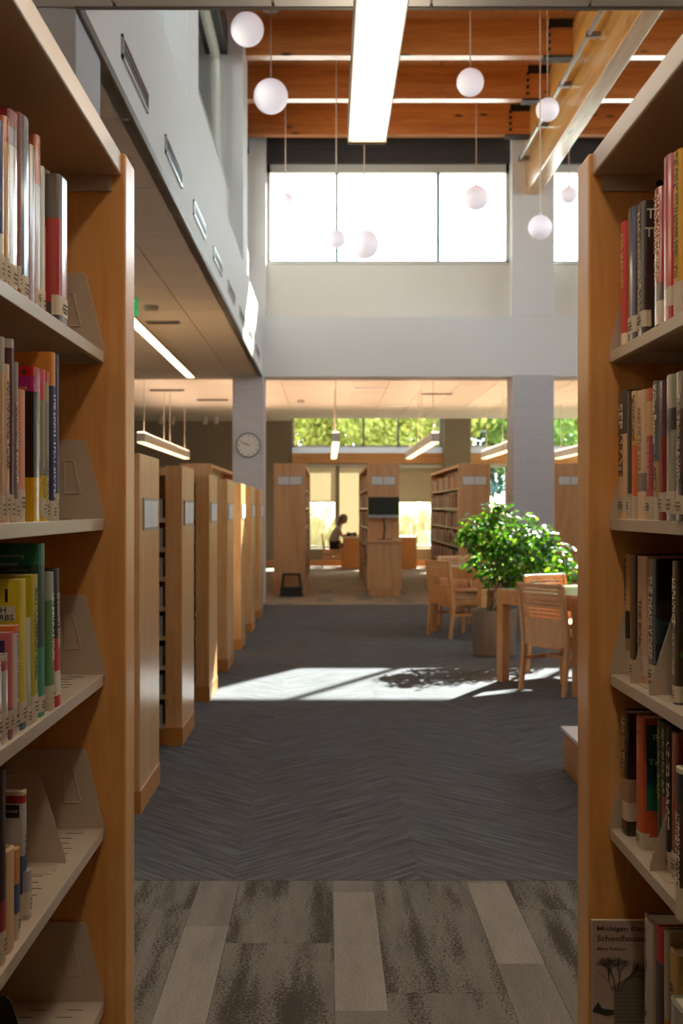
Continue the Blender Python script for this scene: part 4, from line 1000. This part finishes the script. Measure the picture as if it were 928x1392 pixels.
def leaf(mb, c, n, l, wd, roll):
    n = n.normalized(); t = Vector((R.uniform(-1, 1), R.uniform(-1, 1), R.uniform(-1, 0.4))); t = (t - n * t.dot(n)).normalized(); s = n.cross(t)
    p = [c - t * l * .5, c - t * l * .15 + s * wd * .5, c + t * l * .2 + s * wd * .42, c + t * l * .5 - n * l * .12, c + t * l * .2 - s * wd * .42, c - t * l * .15 - s * wd * .5, c - n * wd * .10 - t * l * .1, c - n * wd * .12 + t * l * .2]
    mb.add(p, [(0, 1, 6), (1, 2, 7, 6), (2, 3, 7), (3, 4, 7), (4, 5, 6, 7), (5, 0, 6)])
fo = MB()
for i in range(2100):
    x, y, z, r = R.choices(bl, weights=[b[3] ** 2 for b in bl])[0]
    d = Vector((R.gauss(0, 1), R.gauss(0, 1), R.gauss(0, 1))).normalized(); q = R.uniform(0.45, 1.05)
    c = Vector((x, y, z)) + d * r * q
    leaf(fo, c, (d + Vector((R.uniform(-.7, .7), R.uniform(-.7, .7), R.uniform(0.2, 1.3)))), R.uniform(0.055, 0.09), R.uniform(0.03, 0.046), 0)
fo.m = [1 if ((i // 6) * 7919) % 100 < 22 else 0 for i in range(len(fo.m))]
f_ = fo.build('foliage', [LEAF, LEAF2], pp); f_['kind'] = 'stuff'
st = MB()
for i in range(9):
    b = bl[i % len(bl)]; a = 2 * math.pi * i / 9
    p0 = Vector((0.07 * math.cos(a), 0.07 * math.sin(a), 0.39)); p2 = Vector(b[:3]); p1 = (p0 + p2) / 2 + Vector((0, 0, 0.08))
    st.tube([p0, (p0 * .6 + p1 * .4) - Vector((0, 0, 0)), p1, p2], 0.009, 6, r2=0.004)
st.build('stems', plain('#5b4a2c', 0.8), pp)

# ================================================================== FAR READING AREA
# kiosk box with screen in front of the tall range
kx = (0.66 + 1.17) / 2
ks = thing('kiosk_cabinet', 'wooden catalogue cabinet standing against the end of the tall range', 'cabinet', (kx, 18.33, 0))
MB().box(-.275, .275, 0.015, 0.36, 0.11, 0.86).build('body', MAPLE_F, ks, bevel=.003); MB().box(-.255, .255, 0.03, 0.36, 0, 0.11).build('base', MAPLE_F, ks)
MB().box(-.285, .285, -0.02, 0.365, 0.86, 0.905).build('top', MAPLE_F, ks, bevel=.004)
mo = thing('computer_monitor', 'black computer monitor with a silver lower bezel on a curved stand', 'monitor', (kx - 0.005, 18.5, 0.905))
MB().box(-.252, .252, -0.02, 0.01, .40, .69).build('bezel', plain('#2b2e30', 0.4), mo, bevel=.004)
MB().box(-.24, .24, -0.0215, -0.0195, .405, .678).build('screen', plain('#23282a', 0.15, name='screen_dark'), mo)
MB().box(-.25, .25, -0.028, 0.01, .352, .402).build('lower_bezel', plain('#9ea2ac', 0.3, metal=.5), mo, bevel=.003)
MB().tube([(0, 0.02, 0.01), (0.015, 0.03, .10), (0.02, 0.035, .2), (0.005, 0.03, .30), (0, 0.012, .42)], 0.014, 8).build('stand', plain('#3c2e24', 0.4), mo)
MB().box(-.10, .14, -0.07, 0.09, 0, 0.012).build('stand_base', plain('#33271f', 0.4), mo, bevel=.004)
# step stool
ss = thing('step_stool', 'black plastic step stool in front of the end panel of the tall range', 'stool', (-0.58, 18.40, 0))
for s in (-1, 1): MB().prism([(s * .185, 0), (s * .15, 0), (s * .105, .36), (s * .14, .36)], -0.13, 0.13, 'y').build('leg', BLACK, ss)
MB().box(-.145, .145, -.13, .13, .335, .365).build('top_step', BLACK, ss, bevel=.006); MB().box(-.18, .18, -.16, .13, .10, .145).build('lower_step', BLACK, ss, bevel=.006)
MB().box(-.178, .178, -.155, -.14, 0.0, .10).build('riser', BLACK, ss)
# clock
ck = thing('wall_clock', 'round white wall clock with a grey rim on the grey column', 'clock', (PX(337.5, 16.66), YW - 0.031, PZ(605, 16.66)))
ck.rotation_euler = (math.pi / 2, 0, 0)
MB().lathe([(0.182, 0), (0.184, 0.03), (0.176, 0.04), (0.165, 0.034), (0.163, 0.02)], n=40, caps=False).build('rim', plain('#77757a', 0.3), ck, smooth=True)
MB().lathe([(0.168, 0.004), (0.168, 0.018), (0.0001, 0.018)], n=40).build('face', plain('#d6cfc8', 0.4), ck)
mk = MB()
for k in range(12):
    a = math.pi * k / 6; mk.bar((0.125 * math.sin(a), 0.125 * math.cos(a), 0.0205), (0.148 * math.sin(a), 0.148 * math.cos(a), 0.0205), 0.012 if k % 3 == 0 else 0.008, 0.002)
mk.build('hour_marks', INK, ck)
for a, l, wd, nm in ((math.radians(-70), 0.08, 0.012, 'hour_hand'), (math.radians(-66), 0.125, 0.008, 'minute_hand')):
    MB().bar((-0.02 * math.sin(a), -0.02 * math.cos(a), 0.024), (l * math.sin(a), l * math.cos(a), 0.024), wd, 0.002).build(nm, INK, ck)

# pendants in the far area: pairs of linear boxes over the aisles
def far_pendant(x, idx, label):
    t = thing('linear_pendant', label, 'lamp', (x, 18.0, 2.45), 0, 'linear pendants over the far aisles')
    for k, (a, b) in enumerate(((0, 2.95), (3.0, 5.9))):
        h = MB().box(-.065, .065, a, b, 0.012, 0.16).build('housing', plain('#c9c2b8', 0.4), t, bevel=.003)
        MB().box(-.055, .055, a + .01, b - .01, 0.0, 0.012).build('lens', LENS_W, h)
        MB().box(-.05, .05, a + .02, b - .02, 0.16, 0.168).build('uplight_lens', UPL, h)
        for y in (a + .35, b - .35): MB().tube([(0, y, .16), (0, y, ZF - 2.45)], 0.006, 6).build('stem', plain('#c8bfae', 0.5), t)
for i, (x, lb) in enumerate([(-2.95, 'linear pendant pair far left above the low ranges'), (-1.4, 'linear pendant hidden by the clock column'), (0.13, 'linear pendant seen end-on in the middle of the far aisle'),
                             (1.70, 'linear pendant before the far windows, left of the dark pier'), (3.28, 'linear pendant left of the brick column'), (4.82, 'linear pendant right of the brick column')]):
    far_pendant(x, i, lb)
# near linear pendant over the aisle
UPL2 = emitter('left_ceiling_fill', '#ffe8d0', 45.0)  # glow of the added left pendants, aimed at the low ceiling
UPN = emitter('near_ceiling_fill', '#fff0dc', 7.0)  # added glow for the pendant tops, brightens the near ceiling
def near_pendant(x, label):
    npd = thing('linear_pendant', label, 'lamp', (x, -3.2, 2.93), 0, 'long linear pendants over the near aisles')
    MB().box(-.082, .082, 0, 7.97, 0.006, 0.10).build('housing', plain('#a79d92', 0.4), npd, bevel=.002)
    MB().box(-.074, .074, 0.02, 7.93, 0.0, 0.006).build('lens', LENS, npd)
    MB().box(-.06, .06, 0.1, 7.85, 0.10, 0.105).build('uplight_lens', UPN, npd)  # added strip, throws fill light onto the ceiling
    MB().box(-.08, .08, 7.94, 7.975, -0.004, 0.102).build('end_cap', plain('#e6cfa8', 0.4), npd)
    for y in (0.5, 3.0, 5.2, 7.4): MB().tube([(0, y, .10), (0, y, ZC - 2.93)], 0.004, 6).build('cable', STEEL, npd)
near_pendant(0.165, 'long bright linear light over the near aisle')
near_pendant(-1.95, 'added unseen linear light over the next aisle beyond the near left bookcase')  # out of view, added for more light in the near area
near_pendant(2.25, 'added unseen linear light over the next aisle beyond the near right bookcase')  # extra lamp outside the frame, added to brighten the near area
for k, y in enumerate((5.6, 8.6, 11.6)):  # hidden pendants added to brighten the low left ceiling
    q = thing('linear_pendant', 'added unseen linear light over the low ranges deep in the left room, %s' % ('nearest', 'middle', 'farthest')[k], 'lamp', (-4.4, y, 2.7), 0, 'added linear lights over the low ranges')
    MB().box(-.08, .08, 0, 2.8, 0, .1).build('housing', plain('#a79d92', 0.4), q); MB().box(-.07, .07, .02, 2.78, -.006, 0).build('lens', LENS_W, q); MB().box(-.06, .06, .02, 2.78, .1, .106).build('uplight_lens', UPL2, q)
    for yy in (.4, 2.4): MB().tube([(0, yy, .1), (0, yy, ZC - 2.7)], .004, 6).build('cable', STEEL, q)
# ceiling linear at left, grilles, diffusers, track heads, exit sign
cl = thing('ceiling_light', 'long recessed strip light in the left low ceiling', 'lamp', (-1.99, 8.5, ZC - 0.004))
MB().box(-.065, .065, 0, 8.1, -0.02, 0.0).build('trim', TRIMG, cl); MB().box(-.05, .05, 0.02, 8.08, -0.024, -0.019).build('lens', LENS_C, cl)
def grille(x, y, z, L, lit, label):
    t = thing('ceiling_diffuser', label, 'vent', (x, y, z), 0, 'slot diffusers in the low ceilings')
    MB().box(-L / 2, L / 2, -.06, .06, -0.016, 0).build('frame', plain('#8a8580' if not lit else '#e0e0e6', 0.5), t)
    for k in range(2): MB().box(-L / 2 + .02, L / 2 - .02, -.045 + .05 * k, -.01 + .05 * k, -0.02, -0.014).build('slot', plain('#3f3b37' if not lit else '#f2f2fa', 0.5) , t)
grille(-1.70, 11.8, ZC - 0.001, 0.34, 0, 'dark slot diffuser in the left ceiling beside the bulkhead')
grille(PX(227, 20.6), 20.6, ZF - 0.012, 0.62, 0, 'slot diffuser in the far left ceiling above the pendant pair')
grille(PX(289, 22.4), 22.4, ZF - 0.012, 0.62, 0, 'slot diffuser in the far left ceiling near the clock column')
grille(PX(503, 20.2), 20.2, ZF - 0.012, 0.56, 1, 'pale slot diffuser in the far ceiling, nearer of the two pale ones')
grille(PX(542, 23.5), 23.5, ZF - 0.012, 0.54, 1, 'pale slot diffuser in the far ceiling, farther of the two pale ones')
grille(PX(593, 21.2), 21.2, ZF - 0.012, 0.6, 0, 'grey slot diffuser in the far ceiling left of the brick column')
for i, px in enumerate((219, 235, 279, 294)):
    Y = 26.3; t = thing('spotlight', 'small white spotlight on the far left ceiling, %s from the left' % ['first', 'second', 'third', 'fourth'][i], 'spotlight', (PX(px, Y), Y, ZF), 0, 'small spotlights on the far left ceiling')
    MB().tube([(0, 0, -.01), (0, 0, -.06)], .015, 8).build('stem', FRAME, t); MB().tube([(0, .02, -.05), (0, -.05, -.19)], .05, 12).build('head', FRAME, t)
ex = thing('exit_sign', 'green exit sign under the left low ceiling beside the left end panel', 'sign', (PX(178, 10.5), 10.5, PZ(430, 10.5)))
MB().box(-.18, .07, -.01, .01, 0, .20).build('panel', emitter('exit_green', '#2fa866', 0.5), ex, bevel=.004)
M = Matrix(((1, 0, 0, -0.055), (0, 0, -1, -0.012), (0, 1, 0, 0.10), (0, 0, 0, 1))); text_obj('EXIT', plain('#e8f2ea', .5), ex, .2, .1, M, 'sign_text')
MB().box(-.02, .0, -.008, .008, .20, ZC - PZ(430, 10.5)).build('bracket', STEEL, ex)
sm = thing('smoke_detector', 'round white smoke detector on the left ceiling near the exit sign', 'detector', (PX(205, 10.9), 10.9, ZC)); MB().lathe([(0.03, -.05), (.06, -.045), (.075, -.02), (.075, 0)], n=20).build('body', TRIMG, sm)
sm = dup(sm, (PX(409, 22.5), 22.5, ZF - 0.01), 0, 'small round detector on the far ceiling left of the middle pendant')

# globes
def globe(px, py, dia, Y, label):
    r = dia * Y / F / 2; z = PZ(py, Y); zt = 7.21
    t = thing('globe_pendant', label, 'lamp', (PX(px, Y), Y, z), 0, 'white globe pendants under the timber roof')
    MB().sphere((0, 0, 0), r, 32, 18).build('globe', GLOBE, t, smooth=True)
    MB().tube([(0, 0, r - .004), (0, 0, r + .025)], .018, 10).build('cap', STEEL, t)
    MB().tube([(0, 0, r + .02), (0, 0, zt - z)], .007, 6).build('cable', plain('#c9b6a4', 0.5), t)
    MB().lathe([(0.09, zt - z - .03), (.095, zt - z)], n=20).build('ceiling_rose', FRAME, t)
gl = [(336, 40, 45, 12.4, 'globe lamp at the upper left, highest of all'), (368, 131, 46.5, 13.22, 'large globe lamp just below and right of the highest one'),
      (639, 112, 37, 12.7, 'globe lamp right of the long linear light, against the joists'), (744, 149, 31, 13.0, 'small globe lamp in front of the metal conduit of the girder'),
      (457, 325, 25, 14.56, 'small globe lamp over the left window mullion'), (495, 332, 40, 15.2, 'large globe lamp low in the middle of the high window'),
      (388, 271, 20, 15.7, 'smallest globe lamp, in the left pane of the high window'), (647, 269, 34, 15.6, 'pinkish globe lamp in the right pane of the high window'),
      (734, 309, 32, 12.6, 'globe lamp in front of the pale pilaster between the windows'), (773, 265, 23, 15.7, 'globe lamp in the right-hand window, cut by the bookcase panel')]
for g_ in gl: globe(*g_)

# desks and person
def desk(x0, x1, y0, label):
    t = thing('study_desk', label, 'desk', (x0, y0, 0), 0, 'study desks along the back windows')
    wd = x1 - x0
    MB().box(0, wd, 0, 0.03, 0, 0.72).build('side_panel', MAPLE_D, t); MB().box(0, wd, 0.9, 0.93, 0, 0.72).build('side_panel', MAPLE_D, t)
    MB().box(-0.04, wd + 0.02, -0.01, 0.94, 0.72, 0.75).build('desk_top', plain('#cfc3b4', 0.35, name='desk_laminate'), t, bevel=.003)
    MB().box(wd - .03, wd, 0.03, 0.9, 0.1, 0.72).build('modesty_panel', MAPLE, t)
    return t
desk(PX(466.5, 26.7), PX(490, 26.7), 26.7, 'small study desk where the person is writing')
desk(PX(541, 26.7), PX(566, 26.7), 26.7, 'small study desk to the right of the kiosk')
lt = thing('tablet_stand', 'small black open device on the desk of the seated person', 'device', (PX(478, 26.9), 26.95, 0.75))
MB().box(-.1, .1, 0, .1, 0, .012).build('foot', BLACK, lt)
MB().prism([(-.11, .0), (-.09, .0), (-.03, .06), (.03, .06), (.09, .0), (.11, .0), (.11, .11), (.05, .09), (-.05, .09), (-.11, .12)], .03, .05, 'y').build('panel', BLACK, lt)
pc = dup(c0, (0.14, 27.2, 0), math.radians(-90), 'slatted chair in which the seated person sits')
pc['group'] = 'slatted maple chairs at the reading tables'

def skin_ok(name, verts, edges, radii, m, parent=None, sub=2):
    import bmesh
    me = bpy.data.meshes.new(name); bm = bmesh.new(); ly = bm.verts.layers.skin.verify(); vs_ = [bm.verts.new(v) for v in verts]
    for a, b in edges: bm.edges.new((vs_[a], vs_[b]))
    for i, r in enumerate(radii):
        vs_[i][ly].radius = r if isinstance(r, tuple) else (r, r); vs_[i][ly].use_root = (i == 0)
    bm.to_mesh(me); bm.free(); me.materials.append(m)
    o = bpy.data.objects.new(name, me); COL.objects.link(o)
    if parent: o.parent = parent
    md = o.modifiers.new('skin', 'SKIN'); md.use_smooth_shade = True
    s = o.modifiers.new('sub', 'SUBSURF'); s.levels = sub; s.render_levels = sub
    return o
SKIN = plain('#a8795c', 0.5, name='skin_tone')
# local frame: seat under the pelvis, facing +x (right in the picture); origin on the floor under the hips
V = [(0, 0, .53), (.03, 0, .66), (.085, 0, .80), (.15, 0, .93), (.19, 0, 1.0), (.215, 0, 1.05), (.235, 0, 1.10), (.25, 0, 1.16)]
E = [(i, i + 1) for i in range(7)]; RD = [(.15, .11), (.13, .10), (.135, .10), (.14, .09), (.06, .055), (.048, .048), (.07, .075), (.06, .07)]
def limb(start, pts, rad):
    p = start
    for q, r in zip(pts, rad): V.append(q); RD.append(r); E.append((p, len(V) - 1)); p = len(V) - 1
    return p
for s in (-1, 1):
    limb(0, [(.06, s * .09, .52), (.22, s * .10, .53), (.42, s * .10, .52), (.43, s * .10, .30), (.41, s * .10, .09), (.43, s * .10, .045), (.52, s * .11, .025)], [.085, .078, .058, .050, .036, .036, .026])
    e = limb(3, [(.155, s * .16, .93), (.20, s * .20, .84), (.26, s * .22, .75), (.37, s * .17, .785), (.47, s * .12, .795)], [.055, .045, .036, .03, .022])
    e = limb(e, [(.51, s * .115, .792)], [(.030, .014)])
    for k, (dy, l) in enumerate(((-.028, .055), (-.010, .068), (.010, .063), (.028, .048))):
        limb(e, [(.535, s * .115 + dy * .8, .795), (.545 + l * .6, s * .115 + dy, .79), (.55 + l, s * .115 + dy, .778)], [.009, .008, .007])
    limb(e, [(.505, s * .115 - s * .035, .785), (.535, s * .115 - s * .05, .778)], [.010, .008])
pr = skin_ok('person', V, E, RD, SKIN)
tag(pr, 'person with long brown hair sitting at the back desk in a grey top and shorts', 'person')
pr.location = (0.10, 27.2, 0)
hd = MB().sphere((0, 0, 0), 1, 24, 16)
hv = []
for (x, y, z) in hd.v:
    zz = z * .118; k = 1 - .25 * max(0, -z) ** 2
    xx = x * .098 * k; yy = y * .076 * k
    if x > .5: xx -= .006; 
    hv.append((xx, yy, zz))
hd.v = hv
ho = hd.build('head', SKIN, pr, smooth=True); ho.location = (.275, 0, 1.14); ho.rotation_euler = (0, math.radians(38), 0)
MB().add([(.092, -.012, -.02), (.092, .012, -.02), (.118, 0, -.028), (.094, 0, .025)], [(0, 1, 2), (0, 2, 3), (1, 3, 2), (0, 3, 1)]).build('nose', SKIN, ho)
MB().box(.084, .093, -.022, .022, -.058, -.05).build('mouth', plain('#8a4a44', .5), ho)
for s in (-1, 1):
    MB().sphere((.085, s * .03, .012), .011, 10, 8).build('eye', plain('#2a201c', .3), ho); MB().sphere((0, s * .078, -.005), .02, 8, 6).build('ear', SKIN, ho)
HAIR = plain('#6a5238', 0.55, name='hair_brown')
hc = MB().sphere((0, 0, 0), 1, 20, 14); hc.v = [(x * .108 - .022, y * .09, z * .122 + .018) for x, y, z in hc.v]
ha = hc.build('hair_crown', HAIR, ho, smooth=True)
skin_ok('hair', [(.255, 0, 1.215), (.215, 0, 1.17), (.175, 0, 1.09), (.15, 0, 1.0), (.13, 0, .92)], [(0, 1), (1, 2), (2, 3), (3, 4)], [(.075, .07), (.092, .09), (.088, .06), (.07, .035), (.045, .022)], HAIR, pr)
TOP = plain('#a39a92', 0.85, name='cloth_grey')
Vt = [(0.01, 0, .56), (.03, 0, .66), (.085, 0, .80), (.15, 0, .93), (.18, 0, .985)]; Et = [(0, 1), (1, 2), (2, 3), (3, 4)]; Rt = [(.155, .115), (.145, .115), (.15, .115), (.15, .10), (.075, .07)]
for s in (-1, 1):
    b = len(Vt); Vt += [(.155, s * .16, .93), (.195, s * .195, .85)]; Rt += [.07, .058]; Et += [(3, b), (b, b + 1)]
skin_ok('shirt', Vt, Et, Rt, TOP, pr)
Vs = [(0, 0, .53)]; Es = []; Rs = [(.165, .125)]
for s in (-1, 1):
    b = len(Vs); Vs += [(.06, s * .09, .52), (.24, s * .10, .53)]; Rs += [.10, .092]; Es += [(0, b), (b, b + 1)]
skin_ok('shorts', Vs, Es, Rs, plain('#17151a', .8), pr)
for s in (-1, 1):
    MB().box(.37, .56, s * .11 - .045, s * .11 + .045, 0.0, .05).build('shoe', plain('#d8d4cc', .6), pr, bevel=.015)

# ================================================================== OUTSIDE
gr = MB(); gr.box(-70, 70, YB + 0.21, 120, -0.15, -0.02)
lawn = gr.build('ground_lawn', leafmat('lawn', C('#566b22'), C('#7d8a35'), 0.0, 0.9, 0.1)); struct(lawn, 'sunlit lawn outside the back windows')
rd = struct(box('ground_road', plain('#8b93a0', 0.8), -70, 70, 42, 50, -0.12, -0.01), 'grey road beyond the tall grasses')
def grass_mesh():
    mb = MB()
    for i in range(170):
        a = R.uniform(0, 6.28); r = R.uniform(0, .28); x, y = r * math.cos(a), r * math.sin(a); l = R.uniform(.9, 1.5); le = R.uniform(.05, .45); dx, dy = math.cos(a) * le, math.sin(a) * le
        wd = R.uniform(.006, .012); p = [Vector((x, y, 0)), Vector((x + dx * .3, y + dy * .3, l * .55)), Vector((x + dx, y + dy, l))]; s = Vector((math.sin(a + 1), math.cos(a), 0)) * wd
        mb.add([p[0] - s, p[0] + s, p[1] + s, p[1] - s, p[2]], [(0, 1, 2, 3), (3, 2, 4)])
        if i % 2 == 0:
            for q in range(3): mb.add([p[2] + Vector((R.uniform(-.04, .04), R.uniform(-.04, .04), -.1 * q)) + v for v in (Vector((-.03, 0, 0)), Vector((.03, 0, 0)), Vector((.015, .01, .2)), Vector((-.015, 0, .2)))], [(0, 1, 2, 3)], 1)
    return mb.mesh('grass_clump', [PLUME, PLUME])
gm = grass_mesh()
for i in range(26):
    o = bpy.data.objects.new('grass_clump', gm); COL.objects.link(o); o.location = (-1.8 + 0.42 * i + R.uniform(-.15, .15), 31.2 + (i % 3) * 0.7, -0.02); o.rotation_euler = (0, 0, R.uniform(0, 6)); k = R.uniform(.9, 1.15); o.scale = (k, k, k)
    tag(o, 'clump of tall pale ornamental grass outside the low back windows', 'grass', 'pale grass clumps outside the low windows')
def crown(n, rx, rz, z0, sz):
    mb = MB(); sub = [(R.uniform(-.6, .6) * rx, R.uniform(-.6, .6) * rx, z0 + R.uniform(-.65, .65) * rz, R.uniform(.3, .5) * rx) for _ in range(11)]
    for i in range(n):
        b = R.choice(sub); d = Vector((R.gauss(0, 1), R.gauss(0, 1), R.gauss(0, 1))).normalized(); c = Vector(b[:3]) + d * b[3] * R.uniform(.55, 1.05)
        nn = Vector((R.gauss(0, 1), R.gauss(0, 1), R.gauss(0, 1))).normalized(); t = nn.orthogonal().normalized(); s = nn.cross(t); l = sz * R.uniform(.6, 1.3)
        mb.add([c - t * l, c + s * l * .6, c + t * l, c - s * l * .6], [(0, 1, 2, 3)])
    return mb
kinds = {'yellow': (TREE_Y, 'yellow-green autumn tree'), 'green': (TREE_G, 'mid green leafy tree'), 'dark': (TREE_D, 'dark blue-green tree')}
cm = {k: [crown(2600, 3.0, 3.4, 5.0, .17).mesh('foliage', kinds[k][0]) for _ in range(1)] for k in kinds}
tm_ = MB().tube([(0, 0, 0), (0.1, 0, 2), (0, 0.1, 5.5)], .2, 8, r2=.08).mesh('trunk', plain('#3d3226', .9))
trees = [(-14, 60, 'dark'), (-8.5, 56, 'green'), (-4.5, 52, 'yellow'), (-1.0, 55, 'yellow'), (.8, 60, 'dark'), (2.6, 53, 'yellow'), (4.6, 58, 'green'), (6.2, 53, 'yellow'), (8.2, 57, 'dark'), (9.8, 52, 'green'), (12.5, 55, 'yellow'), (15.5, 58, 'dark'), (18.5, 54, 'green'), (23, 58, 'yellow'), (29, 60, 'dark')]
for i, (x, y, k) in enumerate(trees):
    t = thing('tree', '%s outside beyond the road' % kinds[k][1], 'tree', (x, y, -.1), 0, '%ss beyond the back windows' % kinds[k][1])
    o = bpy.data.objects.new('foliage', cm[k][0]); COL.objects.link(o); o.parent = t; o.rotation_euler = (0, 0, R.uniform(0, 6)); o['kind'] = 'stuff'
    o = bpy.data.objects.new('trunk', tm_); COL.objects.link(o); o.parent = t
    kk = R.uniform(.95, 1.25); t.scale = (kk, kk, kk)
hg = crown(5200, 1.0, .7, .9, .10)
hm = MB()
for i in range(9000):
    x = R.uniform(-22, 34); y = R.uniform(51, 52.6); z = R.uniform(0, 2.6 + .4 * math.sin(x * 1.3)); nn = Vector((R.gauss(0, 1), R.gauss(0, 1), R.gauss(0, 1))).normalized(); t = nn.orthogonal().normalized(); s = nn.cross(t); l = R.uniform(.12, .28); c = Vector((x, y, z))
    hm.add([c - t * l, c + s * l * .7, c + t * l, c - s * l * .7], [(0, 1, 2, 3)])
tag(hm.build('hedge', TREE_D), 'long dark hedge behind the road outside', 'hedge', kind='stuff')
# parked car
car = thing('car', 'pale blue-grey car parked outside beyond the grasses', 'car', (3.6, 38.0, -.02))
CARP = plain('#9fb2cc', 0.25, metal=.3, coat=1, name='car_paint')
MB().prism([(-2.1, .35), (-2.15, .75), (-1.9, .88), (-1.2, .95), (-.7, 1.38), (.7, 1.42), (1.35, .98), (2.0, .88), (2.15, .6), (2.1, .35)], -.85, .85, 'y').build('body', CARP, car, bevel=.05)
MB().prism([(-1.08, .97), (-.66, 1.32), (.66, 1.36), (1.2, .99)], -.865, .865, 'y').build('side_windows', plain('#1e262c', .1), car)
for x in (-1.35, 1.35):
    for y in (-.78, .78): MB().tube([(x, y - .1, .32), (x, y + .1, .32)], .32, 20).build('wheel', BLACK, car)
MB().box(-2.17, -2.1, -.8, -.5, .6, .78).build('tail_light', plain('#b02018', .3), car)
print('planks', nd, 'far books', cnt)
